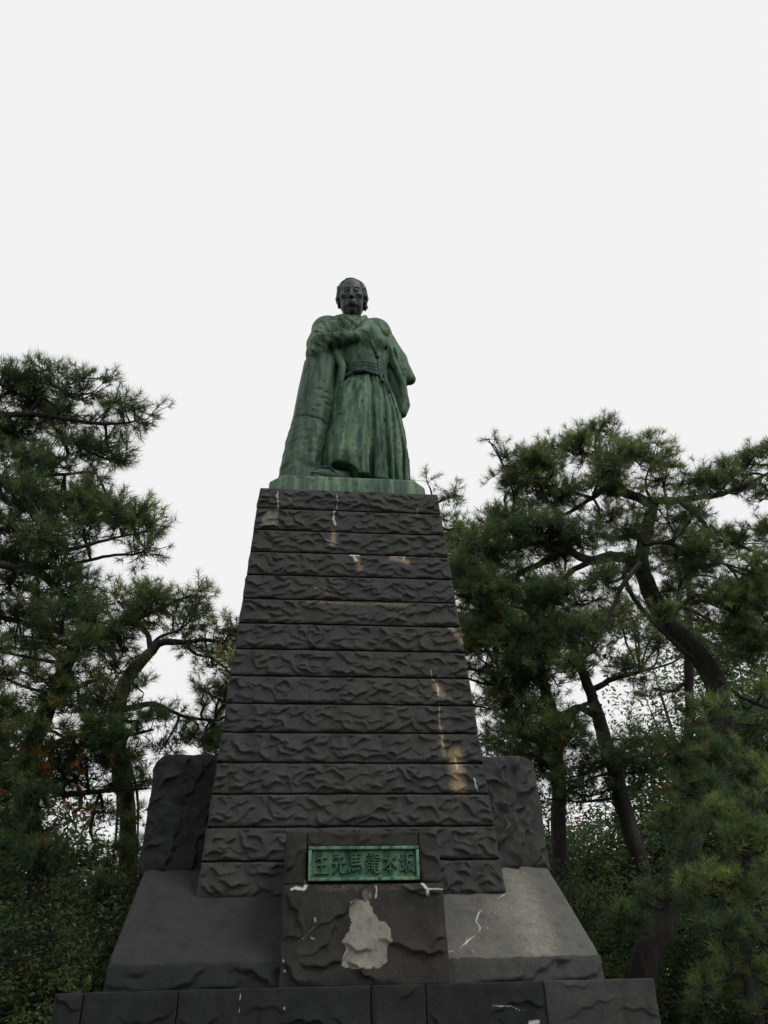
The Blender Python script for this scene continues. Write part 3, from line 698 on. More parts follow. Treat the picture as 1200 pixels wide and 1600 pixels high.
def f_hakama(P):
    d, th, dx, dy = loft(P, HK, 2.3)
    z = P[2]; fade = np.clip(1.08-z/2.9, .22, 1)
    d = smin(d, cap(P, (.12, -.52, 2.1), (-.06, -.80, .55), .22, .24), .22)            # the forward leg fills the cloth
    front = dy < .15; S_ = (dx+1)/2
    for s_, L_, A, gw in ((.532, .16, .10, .030), (.70, .10, .085, .028), (.79, .05, .06, .02), (.88, .05, .055, .02), (.955, .05, .04, .02), (.21, .10, .022, .03), (.37, .08, .022, .025), (.62, .05, .022, .014), (.455, .05, .03, .016)):
        wob = .012*np.sin(z*3.1+s_*20)
        v = S_-s_-wob-(.02*(1-z/2.5) if s_ < .5 else 0)
        sh = np.where(v < 0, np.exp(v/L_), np.exp(-v/.012))                  # folded edge overlaps its right-hand neighbour
        g = np.where(v > 0, np.exp(-((v-gw*.6)/gw)**2), 0)
        d = d+np.where(front, A*fade*(1.25*g-.75*sh), 0)
    d = d+np.where(front, 0, .05*fade*np.sin(th*15))
    d = d+.016*np.abs(np.sin(dx*15))*np.exp(-((z-2.45)/.25)**2)
    for c, r_ in (((.22, -.99, .44), (.10, .03, .012)), ((-.34, -.86, .62), (.016, .06, .14)), ((-.25, -.9, 1.0), (.016, .06, .09)), ((.60, -.82, 1.36), (.025, .04, .03)), ((.78, -.72, 1.33), (.04, .04, .02)), ((.42, -.92, 1.38), (.06, .04, .018)), ((-.2, -.9, 1.4), (.12, .05, .012))):
        d = smax(d, -ell(P, c, r_), .02)
    d = d+.007*vp(P, 7, 5)+.004*vp(P, 22, 6)
    # hollow inside and the raised front hem over the foot
    d = smax(d, -ell(P, (-.14, -.98, .0), (.34, .55, .37)), .012)
    d = smax(d, -ell(P, (.05, -.85, .0), (.50, .45, .17)), .012)
    d = smax(d, -ell(P, (.535, -1.02, .0), (.13, .30, .075)), .01)
    return smax(smax(d, z-2.52, .01), .0-z, .005)
def f_sash(P):
    z = P[2]-.10*(P[0]-.37)*-1
    T = [(2.3, .37, -.38, .405, .36), (2.8, .37, -.38, .42, .375)]
    d, th, dx, dy = loft(P, T, 2.2)
    d = d-.018*np.abs(np.sin((z-2.44)*math.pi/.068))
    d = smax(d, np.abs(z-2.585)-.135, .02)
    k = smin(ell(P, (.20, -.76, 2.46), (.10, .05, .04)), ell(P, (.30, -.78, 2.47), (.05, .05, .045)), .01)
    k = smin(k, cap(P, (.12, -.74, 2.45), (-.02, -.63, 2.43), .03), .01)
    return smin(smin(d, k, .01), cap(P, (.34, -.77, 2.46), (.62, -.71, 2.41), .028), .01)
def f_stump(P):
    z = P[2]; t = np.clip(z/2.9, 0, 1)
    cx = -.775+.365*t; cy = -.62+.22*t; r = .345-.01*t+.02*np.exp(-z/.15)
    a = np.arctan2(P[1]-cy, P[0]-cx)
    d = np.sqrt((P[0]-cx)**2+(P[1]-cy)**2)-r
    d = d-.010*np.sin(a*5+z*.6)-.007*np.sin(a*9-z)-.008*vp(P, 4, 11)
    low = np.clip((1.35-z)*6, 0, 1)
    d = d-low*.014-low*.013*vp(P, 26, 12)                 # rougher swollen lower third
    d = d+.03*np.exp(-((z-1.36-.05*np.sin(a*2))/.016)**2)                   # crack line round it
    for c in ((-.36, -.85, 1.95), (-.40, -.94, 1.80), (-.47, -.95, 1.98), (-.5, -.95, 1.6), (-.33, -.9, 1.72)):
        d = d+.03*np.exp(-(((P[0]-c[0])/.07)**2+((P[2]-c[2]-.3*(P[0]-c[0]))/.022)**2))*(P[1] < cy)
    return smax(smax(d, z-2.87, .035), -z, .005)

def head_xf(V):
    a = math.radians(-7); b = math.radians(19)
    u, f, h = V[:, 0], V[:, 1], V[:, 2]
    f2 = f*math.cos(b)+h*math.sin(b); h2 = -f*math.sin(b)+h*math.cos(b)      # chin drawn slightly in
    x = u*math.cos(a)+f2*math.sin(a); y = u*math.sin(a)-f2*math.cos(a)
    return np.stack([.125+x*.93, -.43+y*.93, 4.50+h2*.93], 1)
def head_q(P):  # mirrored faces after the axis flip are handled by reversing below
    return P
def f_head(P):
    s = [np.abs(P[0]), P[1], P[2]]
    d = ell(P, (0, -.03, .07), (.275, .36, .35))
    d = smin(d, ell(P, (0, .10, -.10), (.225, .245, .33)), .06)
    d = smin(d, ell(P, (0, .225, -.365), (.075, .075, .065)), .08)
    d = smin(d, ell(s, (.135, .10, -.25), (.06, .14, .10)), .08)                  # jaw angle
    d = smin(d, ell(s, (.145, .24, -.05), (.085, .08, .06)), .05)                # cheek bone
    d = smax(d, -ell(s, (.098, .395, .035), (.078, .085, .048)), .05)            # sockets
    d = smin(d, cap(s, (.035, .325, .098), (.16, .285, .112), .020, .012), .045)   # brows
    eye = ell(s, (.100, .285, .028), (.058, .050, .036)); d = smin(d, eye, .008)
    d = smin(d, cap(s, (.045, .335, .052), (.15, .295, .050), .013, .011), .012)   # upper lids
    d = smin(d, cap(s, (.055, .322, .002), (.14, .293, .004), .009), .012)
    d = smin(d, cap(P, (0, .320, .09), (0, .395, -.110), .024, .036), .03)       # nose
    d = smin(d, ell(s, (.038, .355, -.118), (.026, .038, .024)), .02)
    d = smax(d, -ell(s, (.022, .385, -.142), (.011, .018, .012)), .008)
    d = smin(d, ell(P, (0, .315, -.235), (.105, .06, .075)), .04)
    d = smin(d, cap(s, (0, .375, -.212), (.078, .325, -.226), .020, .011), .014)
    d = smin(d, cap(s, (0, .365, -.262), (.062, .325, -.254), .024, .013), .014)
    d = smax(d, -cap(s, (0, .395, -.237), (.090, .335, -.243), .010, .007), .008)   # mouth line
    d = smax(d, -cap(s, (.075, .37, -.11), (.125, .31, -.22), .012), .03)
    d = smax(d, -ell(P, (0, .375, -.305), (.07, .03, .022)), .03)
    ear = smax(ell(s, (.265, -.01, -.03), (.035, .065, .105)), -ell(s, (.300, .0, -.02), (.018, .035, .06)), .01)
    d = smin(d, ear, .02)
    d = smin(d, cap(P, (0, .02, -.28), (0, -.06, -.78), .150, .20), .07)
    d = smin(d, cap(s, (.16, .0, -.30), (.05, .13, -.62), .03), .05)
    return d
def f_hair(P):
    s = [np.abs(P[0]), P[1], P[2]]
    d = ell(P, (0, -.07, .11), (.30, .37, .355))
    d = smin(d, ell(P, (0, -.20, -.04), (.25, .22, .24)), .08)
    for c, r in (((.255, .02, .14), (.05, .12, .12)), ((.285, -.02, .0), (.048, .12, .10)), ((.27, -.04, -.11), (.042, .11, .07))):
        d = smin(d, ell(s, c, r), .025)
    d = smin(d, ell(P, (.27, -.05, -.16), (.045, .1, .08)), .03)
    d = smin(d, ell(P, (.0, -.40, .27), (.07, .12, .06)), .05)                     # topknot behind
    d = d-.006*np.sin(P[2]*30+7*np.sin(P[1]*6)+P[0]*10)-.016*vp(P, 15, 21)-.006*vp(P, 40, 22)
    face = smin(ell(P, (0, .42, -.045), (.25, .40, .42)), ell(P, (0, .33, .21), (.24, .34, .36)), .1)
    return smax(d, -face, .012)

stat = empty('bronze_statue', (0, -.2, SZ-.375))
tag(stat, 'green bronze statue of a robed man leaning on a stump, atop the pedestal', 'statue')
kim = sculpt('kimono', f_kimono, (-.85, -1.05, 1.70), (1.4, .25, 4.30), STEP, M_body, stat)
sculpt('hakama', f_hakama, (-.62, -1.2, -.06), (1.2, .3, 2.62), STEP, M_body, stat)
sculpt('sash', f_sash, (-.12, -.88, 2.36), (.88, .08, 2.80), .014, M_sash, stat)
sculpt('stump', f_stump, (-1.25, -1.12, -.06), (.05, -.05, 2.95), STEP, M_post, stat)
hd = sculpt('head', f_head, (-.36, -.45, -.80), (.36, .50, .48), .0125, M_head, stat, head_xf)
hr = sculpt('hair', f_hair, (-.44, -.60, -.48), (.46, .42, .52), .0125, M_head, stat, head_xf)
# the local frame of the head is left handed: turn the faces over
for o in (hd, hr): o.data.flip_normals()

def f_foot(P):
    d = cap(P, (-.05, -.80, .16), (-.46, -1.0, .125), .145, .10)
    for i, (l, r_) in enumerate(((.145, .030), (.135, .024), (.125, .022), (.11, .020), (.09, .019))):
        off = -.055+.026*i
        bx, by = -.47-off*.44, -1.005+off*.9
        d = smin(d, cap(P, (bx, by, .095), (bx-l*.75, by-l*.35, .078), r_+.012, r_+.006), .012)
    return smax(d, .048-P[2], .01)
sculpt('foot', f_foot, (-.75, -1.2, .0), (.12, -.6, .36), .012, M_sash, stat)
def f_sandal(P):
    d = np.minimum(cap(P, (-.05, -.80, .02), (-.54, -1.035, .02), .115, .095), 9)
    d = smax(d, np.abs(P[2]-.026)-.026, .01)
    st = np.minimum(path(P, [(-.58, -1.05, .09), (-.47, -1.08, .20), (-.30, -1.06, .23), (-.16, -.98, .14)], [.018]*4),
                    path(P, [(-.58, -1.05, .09), (-.46, -.98, .235), (-.30, -.90, .28), (-.16, -.80, .3)], [.018]*4))
    return np.minimum(d, st)
sculpt('sandal', f_sandal, (-.75, -1.22, -.01), (.12, -.6, .36), .012, M_sash, stat)
# sword: hilt standing out of the sash, guard, and the scabbard showing behind the hip
def tube(name, pts, radii, material, parent, seg=10, smooth=True):
    pts = np.array(pts, float); n_ = len(pts)
    tg = np.gradient(pts, axis=0); tg /= np.linalg.norm(tg, axis=1, keepdims=True)
    ref = np.array([0, 0, 1.0]) if abs(tg[0, 2]) < .9 else np.array([1.0, 0, 0])
    VV = []; a = np.linspace(0, 2*math.pi, seg+1)[:-1]
    for i in range(n_):
        u = np.cross(tg[i], ref); u /= np.linalg.norm(u)+1e-9; v = np.cross(tg[i], u)
        VV.append(pts[i]+radii[i]*(np.cos(a)[:, None]*u+np.sin(a)[:, None]*v))
    VV.append(pts[:1]); VV.append(pts[-1:])
    V_ = np.concatenate(VV); idx = np.arange(n_*seg).reshape(n_, seg)
    q = np.stack([idx[:-1], np.roll(idx[:-1], -1, 1), np.roll(idx[1:], -1, 1), idx[1:]], -1).reshape(-1, 4)
    c0_, c1_ = n_*seg, n_*seg+1; i0 = idx[0]; i1 = idx[-1]
    t1 = np.stack([np.full(seg, c0_), np.roll(i0, -1), i0], 1); t2 = np.stack([np.full(seg, c1_), i1, np.roll(i1, -1)], 1)
    return mesh(name, V_, [q, t1, t2], material, parent, smooth=smooth)
z_ = SZ
hl = tube('sword_hilt', [(.405, -.98, z_+2.99), (.41, -.975, z_+2.975), (.47, -.92, z_+2.85), (.535, -.85, z_+2.70)], [.02, .034, .030, .030], M_sash, stat)
tube('sword_guard', [(.515, -.870, z_+2.745), (.521, -.863, z_+2.73), (.529, -.855, z_+2.715)], [.035, .050, .035], M_sash, hl, 14)
tube('sash_cord', [(.54, -.84, z_+2.72), (.545, -.80, z_+2.6), (.56, -.795, z_+2.45), (.60, -.80, z_+2.30), (.615, -.80, z_+2.2)], [.022, .016, .016, .022, .035], M_sash, stat)
tube('sash_cord', [(.66, -.73, z_+2.45), (.74, -.72, z_+2.2), (.80, -.70, z_+1.95), (.83, -.69, z_+1.75)], [.018, .016, .014, .01], M_sash, stat)
tube('sash_cord', [(.64, -.75, z_+2.45), (.70, -.76, z_+2.2), (.74, -.76, z_+2.0)], [.018, .016, .012], M_sash, stat)
# small worn emblem on the breast, and the one on the sleeve over the stump
def emblem(x, y, z, R_, nrm, parent):
    nrm = np.array(nrm, float); nrm /= np.linalg.norm(nrm); u = np.cross(nrm, [0, 0, 1]); u /= np.linalg.norm(u); v = np.cross(u, nrm)
    c = np.array([x, y, z+SZ]); t = np.linspace(0, 2*math.pi, 17)
    ring = [c+nrm*.012+R_*(math.cos(k)*u+math.sin(k)*v) for k in t]
    o = tube('crest', ring, [.013]*17, M_crest, parent, 6)
    for k in range(5):
        a = k*1.2566; p = c+nrm*.010+R_*.45*(math.cos(a)*u+math.sin(a)*v); e = c+nrm*.010+R_*.72*(math.cos(a)*u+math.sin(a)*v)
        tube('crest_petal', [c+nrm*.014, p, e], [.010, .020, .008], M_crest, o, 6)
kc = np.empty(len(kim.data.vertices)*3); kim.data.vertices.foreach_get('co', kc); kc = kc.reshape(-1, 3)+np.array(kim.location)+wpos(stat)
def on_cloth(x, y, R_, nrm, Y):
    for _ in range(4):
        p = px(x, y, Y); near = kc[(np.abs(kc[:, 0]-p[0]) < .035)&(np.abs(kc[:, 2]-p[2]) < .035)&(kc[:, 1] < -.1)]
        if len(near): Y = float(near[:, 1].min())
    emblem(p[0], Y-.008, p[2]-SZ, R_, nrm, stat)
on_cloth(604, 520, .060, (.75, -1, -.1), -.5)
on_cloth(487, 546, .032, (-.5, -1, -.1), -.7)

# bronze plinth with cut corners
def plinth():
    pts = lambda s, c: [(-s+c, -1.15), (s-c, -1.15), (s, -1.15+c), (s, 1.15-c), (s-c, 1.15), (-s+c, 1.15), (-s, 1.15-c), (-s, -1.15+c)]
    rows = [(8.272, 1.245, .215, 1.0), (8.60, 1.225, .205, .99), (8.633, 1.215, .205, .985), (SZ, 1.200, .205, .975)]
    VV = []
    for z, s, c, k in rows:
        P_ = np.array(pts(s, c))
        # subdivide each side
        Q_ = []
        for a, b in zip(P_, np.roll(P_, -1, 0)):
            for t in np.linspace(0, 1, 13)[:-1]: Q_.append(a+(b-a)*t)
        Q_ = np.array(Q_); Q_[:, 1] *= k
        VV.append(np.column_stack([Q_, np.full(len(Q_), z)]))
    n_ = len(VV[0]); VV = np.concatenate(VV); idx = np.arange(4*n_).reshape(4, n_)
    q = np.stack([idx[:-1], np.roll(idx[:-1], -1, 1), np.roll(idx[1:], -1, 1), idx[1:]], -1).reshape(-1, 4)
    VV = VV+.004*np.stack([vn(VV, 6, 31), vn(VV, 6, 32), 0*VV[:, 0]], -1)
    cz = len(VV); VV = np.concatenate([VV, [[0, 0, SZ]]]); t1 = np.stack([np.full(n_, cz), idx[-1], np.roll(idx[-1], -1)], 1)
    return mesh('statue_base', VV, [q, t1], M_plinth, stat)
plinth()
# ------------------------------------------------------------------ trees
def f_bark(n, b):
    c = ramp(n, noise(n, 5, 7, .7, (1, 1, .35), 'World'), [(.3, (.007, .007, .007)), (.5, (.018, .016, .015)), (.68, (.055, .048, .043))])
    n.links.new(c, b.inputs['Base Color']); b.inputs['Roughness'].default_value = .95
    bump(n, b, noise(n, 16, 6, .75, (1, 1, .4), 'World'), .9, .05)
M_bark = mat('pine_bark', f_bark)
def f_leafmat(n, b):
    at = nn(n, 'ShaderNodeAttribute', attribute_name='tint')
    n.links.new(at.outputs['Color'], b.inputs['Base Color']); b.inputs['Roughness'].default_value = .55
    b.inputs['Specular IOR Level'].default_value = .25
    o = [x for x in n.nodes if x.type == 'OUTPUT_MATERIAL'][0]
    tr = n.nodes.new('ShaderNodeBsdfTranslucent'); n.links.new(at.outputs['Color'], tr.inputs['Color'])
    ms = n.nodes.new('ShaderNodeMixShader'); ms.inputs[0].default_value = .48
    n.links.new(b.outputs[0], ms.inputs[1]); n.links.new(tr.outputs[0], ms.inputs[2]); n.links.new(ms.outputs[0], o.inputs['Surface'])
M_needle = mat('pine_needles', f_leafmat)

def smooth_path(pts, n_per=5, jit=0.0, r=None):
    P = np.array(pts, float)           # (n,4) x y z radius
    out_ = []
    for i in range(len(P)-1):
        p0 = P[max(i-1, 0)]; p1 = P[i]; p2 = P[i+1]; p3 = P[min(i+2, len(P)-1)]
        for t in np.linspace(0, 1, n_per+1)[:-1]:
            out_.append(.5*((2*p1)+(-p0+p2)*t+(2*p0-5*p1+4*p2-p3)*t*t+(-p0+3*p1-3*p2+p3)*t**3))
    out_.append(P[-1]); out_ = np.array(out_)
    out_[:, 3] = np.maximum(out_[:, 3], .006)
    if jit and r is not None:
        out_[1:-1, :3] += r.normal(0, 1, (len(out_)-2, 3))*jit*out_[1:-1, 3:4]
    return out_
def tube_arrays(Q, seg, off, lumps=0.08, seed=0):
    n_ = len(Q); tg = np.gradient(Q[:, :3], axis=0); tg /= np.linalg.norm(tg, axis=1, keepdims=True)+1e-9
    ref = np.array([.3, .9, .1]); a = np.linspace(0, 2*math.pi, seg+1)[:-1]
    u = np.cross(tg, ref); u /= np.linalg.norm(u, axis=1, keepdims=True)+1e-9; v = np.cross(tg, u)
    V = Q[:, None, :3]+Q[:, 3][:, None, None]*(np.cos(a)[None, :, None]*u[:, None]+np.sin(a)[None, :, None]*v[:, None])
    if seg > 5:
        k = 1+lumps*vn(V, 6, seed, 3)[..., None]; V = Q[:, None, :3]+(V-Q[:, None, :3])*k
    idx = off+np.arange(n_*seg).reshape(n_, seg)
    f = np.stack([idx[:-1], np.roll(idx[:-1], -1, 1), np.roll(idx[1:], -1, 1), idx[1:]], -1).reshape(-1, 4)
    return V.reshape(-1, 3), f
def sticks(A, B, ra, rb, off):
    """thin three-sided twigs from A to B"""
    d = B-A; d /= np.linalg.norm(d, axis=1, keepdims=True)+1e-9
    u = np.cross(d, [.31, .42, .85]); u /= np.linalg.norm(u, axis=1, keepdims=True)+1e-9; v = np.cross(d, u)
    V = []
    for P_, r_ in ((A, ra), (B, rb)):
        for k in range(3):
            a = k*2.094; V.append(P_+r_[:, None]*(math.cos(a)*u+math.sin(a)*v))
    n_ = len(A); V = np.stack(V, 1).reshape(-1, 3); b = off+np.arange(n_)*6
    f = np.concatenate([np.stack([b+i, b+(i+1) % 3, b+3+(i+1) % 3, b+3+i], 1) for i in range(3)])
    return V, f
def needles(P, A, size, n_per, width, col, r):
    """needle brushes: P tips of twigs, A growth axis, needles set along the last stretch of each twig"""
    N = len(P); T = N*n_per
    p = np.repeat(P, n_per, 0); a = np.repeat(A, n_per, 0); s = np.repeat(size, n_per)[:, None]
    t = r.uniform(-.9, .12, (T, 1))
    base = p+a*t*s*.85
    rnd = r.normal(size=(T, 3)); perp = rnd-(rnd*a).sum(1, keepdims=True)*a; perp /= np.linalg.norm(perp, axis=1, keepdims=True)+1e-9
    ang = np.clip(r.normal(.95, .28, (T, 1))-.45*np.clip(t+.3, 0, 1), .12, 1.5)
    d = a*np.cos(ang)+perp*np.sin(ang)
    L = s*r.uniform(.75, 1.15, (T, 1))
    tip = base+d*L; w = np.cross(d, r.normal(size=(T, 3))); w /= np.linalg.norm(w, axis=1, keepdims=True)+1e-9
    V = np.stack([base-w*width/2, base+w*width/2, tip], 1).reshape(-1, 3)
    F_ = np.arange(T*3).reshape(T, 3)
    c = np.repeat(col, n_per*3, 0)*np.repeat(r.uniform(.75, 1.25, (T, 1)), 3, 0)
    return V, F_, c
DARK, LIGHT, BROWN = np.array([.054, .108, .050]), np.array([.230, .285, .090]), np.array([.26, .11, .04])
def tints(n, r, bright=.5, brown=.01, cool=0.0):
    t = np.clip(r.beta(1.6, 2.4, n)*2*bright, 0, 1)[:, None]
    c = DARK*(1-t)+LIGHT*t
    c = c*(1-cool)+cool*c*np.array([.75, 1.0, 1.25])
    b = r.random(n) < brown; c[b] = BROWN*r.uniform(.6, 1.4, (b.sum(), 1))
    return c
def pine(name, label, trunk, limbs, pads, seed, size=.13, n_per=30, width=.006, bright=.5, brown=.01, cool=0.0, group=None, up=.35, spread=.26, tw=.007, seg=9, cat='pine tree', dens=1.0):
    """trunk / limbs: lists of (x, y, z, radius); pads: (centre, radii, number of tufts, brightness)"""
    r = np.random.default_rng(seed)
    tq = smooth_path(trunk, 6, .06, r)
    base = tq[0, :3].copy()
    root = empty(name, tuple(base)); tag(root, label, cat, group)
    V, f = tube_arrays(tq, seg+3, 0, .10, seed)
    mesh('trunk', V, [f], M_bark, root, smooth=True)
    cand = [tq[len(tq)//3:]]; VV = []; FF = []; off = 0
    for L in limbs:
        q = smooth_path(L, 5, .12, r); cand.append(q)
        V, f = tube_arrays(q, seg, off, .08, seed+1); VV.append(V); FF.append(f); off += len(V)
    cand = np.concatenate(cand)
    TP, TA, TC, TS = [], [], [], []
    for c, rad, n_, br in pads:
        n_ = int(n_*dens)
        c = np.array(c, float); rad = np.array(rad, float)
        nb = max(2, n_//8)
        u = r.normal(size=(nb, 3)); u /= np.linalg.norm(u, axis=1, keepdims=True)
        sc = c+u*rad*(r.random((nb, 1))**.45)*.92
        # main twig carrying this pad from the nearest wood
        jn = np.argmin(np.linalg.norm(cand[:, :3]-c, axis=1)); o_ = cand[jn]
        if np.linalg.norm(o_[:3]-c) > .25:
            mid = (o_[:3]+c)/2+r.normal(0, .08, 3)+[0, 0, -.05]
            q = smooth_path([(*o_[:3], min(o_[3]*.7, .035)), (*mid, .024), (*(c-[0, 0, rad[2]*.4]), .012)], 4, .1, r)
            V, f = tube_arrays(q, 5, off); VV.append(V); FF.append(f); off += len(V)
            loc = np.concatenate([q, cand])
        else: loc = cand
        # sub branches, each with a kink
        for s_ in sc:
            dd = np.linalg.norm(loc[:, :3]-s_, axis=1)+r.random(len(loc))*.25; k = np.argmin(dd); o_ = loc[k]
            mid = (o_[:3]+s_)/2+r.normal(0, .06, 3)*np.linalg.norm(o_[:3]-s_)+[0, 0, -.04]
            q = np.array([[*o_[:3], min(o_[3]*.6, .016)], [*mid, .010], [*s_, tw]])
            V, f = tube_arrays(q, 4, off); VV.append(V); FF.append(f); off += len(V)
        k = r.integers(0, nb, n_); so = sc[k]
        dv = r.normal(size=(n_, 3))*[1, 1, .6]; dv[:, 2] += up; outw = (so-c)/rad; dv += outw*.5
        dv /= np.linalg.norm(dv, axis=1, keepdims=True)
        ln = spread*r.uniform(.35, 1.25, (n_, 1)); tip = so+dv*ln
        V, f = sticks(so, tip, np.full(n_, tw*.8), np.full(n_, tw*.55), off); VV.append(V); FF.append(f); off += len(V)
        ax = dv+r.normal(0, .18, (n_, 3)); ax[:, 2] += up; ax /= np.linalg.norm(ax, axis=1, keepdims=True)
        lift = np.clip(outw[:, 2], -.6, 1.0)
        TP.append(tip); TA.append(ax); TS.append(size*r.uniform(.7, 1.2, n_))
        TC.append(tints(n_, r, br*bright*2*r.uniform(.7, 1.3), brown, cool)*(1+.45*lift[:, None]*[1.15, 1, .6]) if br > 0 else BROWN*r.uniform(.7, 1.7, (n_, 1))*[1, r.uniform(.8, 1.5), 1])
    mesh('branches', np.concatenate(VV), [np.concatenate(FF)], M_bark, root, smooth=True)
    V, f, c = needles(np.concatenate(TP), np.concatenate(TA), np.concatenate(TS), n_per, width, np.concatenate(TC), r)
    mesh('foliage', V, [f], M_needle, root, cols=c)
    return root
def PXL(pts, Y, rpx=None):
    """list of (px, py, width in px[, depth]) -> (x, y, z, radius)"""
    out_ = []
    for p in pts:
        Yp = p[3] if len(p) > 3 else Y
        q = px(p[0], p[1], Yp); out_.append((*q, p[2]/2*.84*pxr(p[0], p[1], Yp)))
    return out_
def PAD(x, y, Y, rx, rz, n, br=.5, ry=None):
    k = pxr(x, y, Y); return (px(x, y, Y), (rx*k, (ry if ry else rx*.8)*k, rz*k*.85), n, br)
def FILL(poly, Y, n_pads, n_, seed, rx=(24, 40), rz=(14, 24), br=(.25, .6), dY=.7):
    r = np.random.default_rng(seed); poly = np.array(poly, float); lo, hi = poly.min(0), poly.max(0); out_ = []; tries = 0
    while len(out_) < n_pads and tries < 4000:
        tries += 1; x, y = r.uniform(lo, hi); ins = False
        for (xa, ya), (xb, yb_) in zip(poly, np.roll(poly, -1, 0)):
            if (ya > y) != (yb_ > y) and x < (xb-xa)*(y-ya)/(yb_-ya+1e-12)+xa: ins = not ins
        if not ins or any((x-a)**2+((y-b)*1.6)**2 < (rx[0]*.9)**2 for a, b in [(o[4], o[5]) for o in out_]): continue
        f_ = (y-lo[1])/(hi[1]-lo[1])
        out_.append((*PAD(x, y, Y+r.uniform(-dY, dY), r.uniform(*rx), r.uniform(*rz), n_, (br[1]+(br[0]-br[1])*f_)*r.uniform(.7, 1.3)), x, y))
    return [o[:4] for o in out_]
def foot(p, r_, dx=0.0, dy=0.0):
    return (p[0]+dx, p[1]+dy, ground_z(p[0]+dx, p[1]+dy)-.1, r_)

# --- R1: the tall twisted pine on the right
Y1 = .6
tr = PXL([(1000, 1545, 44), (1036, 1440, 42), (1066, 1350, 40), (1094, 1270, 39), (1120, 1190, 38), (1128, 1120, 36), (1106, 1045, 37), (1052, 985, 35), (1016, 925, 31), (1002, 872, 25), (1012, 825, 22), (1022, 788, 18)], Y1)
tr = [foot(tr[0], .27, -.1, 0)]+tr
lb = [PXL([(1006, 885, 20), (962, 870, 20), (925, 876, 17), (880, 862, 14), (835, 885, 11), (790, 905, 8), (735, 925, 5)], Y1-.2),
      PXL([(925, 876, 12), (890, 895, 10), (850, 940, 8), (820, 985, 6), (800, 1020, 4)], Y1-.5),
      PXL([(880, 862, 9), (840, 850, 7), (790, 860, 5), (740, 850, 3)], Y1-.8),
      PXL([(1022, 790, 18), (990, 775, 17), (955, 762, 14), (925, 778, 9), (890, 800, 6), (850, 820, 4)], Y1-.2),
      PXL([(955, 762, 9), (940, 730, 7), (930, 700, 5), (935, 670, 3)], Y1-.1),
      PXL([(1015, 782, 14), (1050, 782, 13), (1090, 778, 11), (1140, 768, 8), (1195, 742, 5), (1230, 720, 4)], Y1-.4),
      PXL([(1065, 785, 10), (1095, 812, 9), (1112, 838, 8), (1150, 850, 6), (1200, 870, 5)], Y1+.3),
      PXL([(1090, 778, 6), (1120, 770, 5), (1160, 730, 4), (1190, 705, 3)], Y1-.6),
      PXL([(1004, 890, 11), (975, 895, 10), (985, 925, 9), (1010, 960, 8), (1055, 1005, 6), (1085, 1030, 5)], Y1-.5),
      PXL([(1000, 880, 9), (970, 920, 8), (950, 970, 7), (925, 1010, 5), (905, 1045, 4)], Y1-.9),
      PXL([(1040, 975, 9), (1090, 930, 7), (1150, 960, 6), (1215, 1010, 5)], Y1-.7),
      PXL([(1120, 1060, 9), (1160, 1090, 7), (1210, 1110, 5)], Y1-.6),
      PXL([(1005, 850, 9), (1050, 850, 7), (1090, 880, 5), (1130, 880, 4)], Y1-.8),
      PXL([(800, 760, 3), (780, 715, 3), (765, 690, 2)], Y1-.6)+[], 
      PXL([(925, 778, 6), (860, 760, 5), (800, 745, 4), (775, 700, 3), (762, 690, 2)], Y1-.5)]
pd = [PAD(768, 692, Y1-.5, 10, 8, 6, .35), PAD(800, 712, Y1-.5, 22, 12, 22, .4), PAD(850, 712, Y1-.4, 38, 20, 80, .6), PAD(905, 700, Y1-.3, 38, 32, 120, .6), PAD(942, 672, Y1-.2, 22, 25, 55, .5),
      PAD(960, 720, Y1-.2, 42, 34, 120, .5), PAD(1015, 715, Y1-.3, 40, 26, 100, .75), PAD(1035, 745, Y1-.4, 38, 18, 60, .7), PAD(1080, 745, Y1-.5, 30, 18, 40, .5), PAD(1105, 760, Y1-.5, 26, 14, 25, .4),
      PAD(1140, 745, Y1-.6, 26, 16, 30, .45), PAD(1170, 722, Y1-.6, 26, 16, 34, .5), PAD(1200, 700, Y1-.6, 24, 18, 34, .55), PAD(1210, 770, Y1-.5, 35, 24, 55, .6),
      PAD(820, 765, Y1-.4, 42, 22, 90, .45), PAD(870, 775, Y1-.6, 45, 26, 120, .35), PAD(800, 810, Y1-.5, 38, 28, 90, .35), PAD(850, 830, Y1-.8, 52, 30, 140, .3), PAD(905, 835, Y1-.9, 45, 30, 110, .3),
      PAD(760, 850, Y1-.6, 42, 28, 100, .35), PAD(740, 895, Y1-.7, 38, 28, 90, .3), PAD(790, 935, Y1-.8, 46, 30, 90, .3), PAD(850, 925, Y1-1., 45, 32, 90, .28), PAD(760, 960, Y1-.8, 36, 26, 60, .3),
      PAD(895, 985, Y1-.9, 40, 28, 70, .35), PAD(980, 830, Y1+.5, 40, 26, 70, .5), PAD(1060, 830, Y1+.6, 40, 24, 60, .45), PAD(1100, 880, Y1-.7, 46, 26, 80, .35), PAD(1150, 840, Y1+.2, 42, 28, 80, .45),
      PAD(1190, 900, Y1-.6, 40, 34, 80, .4), PAD(1110, 935, Y1-.8, 40, 26, 60, .4), PAD(1130, 985, Y1-.6, 40, 24, 55, .45), PAD(1190, 1010, Y1-.7, 40, 34, 70, .4), PAD(1180, 1090, Y1-.6, 40, 24, 50, .45), PAD(945, 905, Y1-.9, 34, 18, 40, .3),
      PAD(1060, 915, Y1-.3, 26, 18, 28, .35), PAD(900, 1040, Y1-.9, 28, 18, 30, .35), PAD(1210, 830, Y1, 30, 30, 60, .5)]
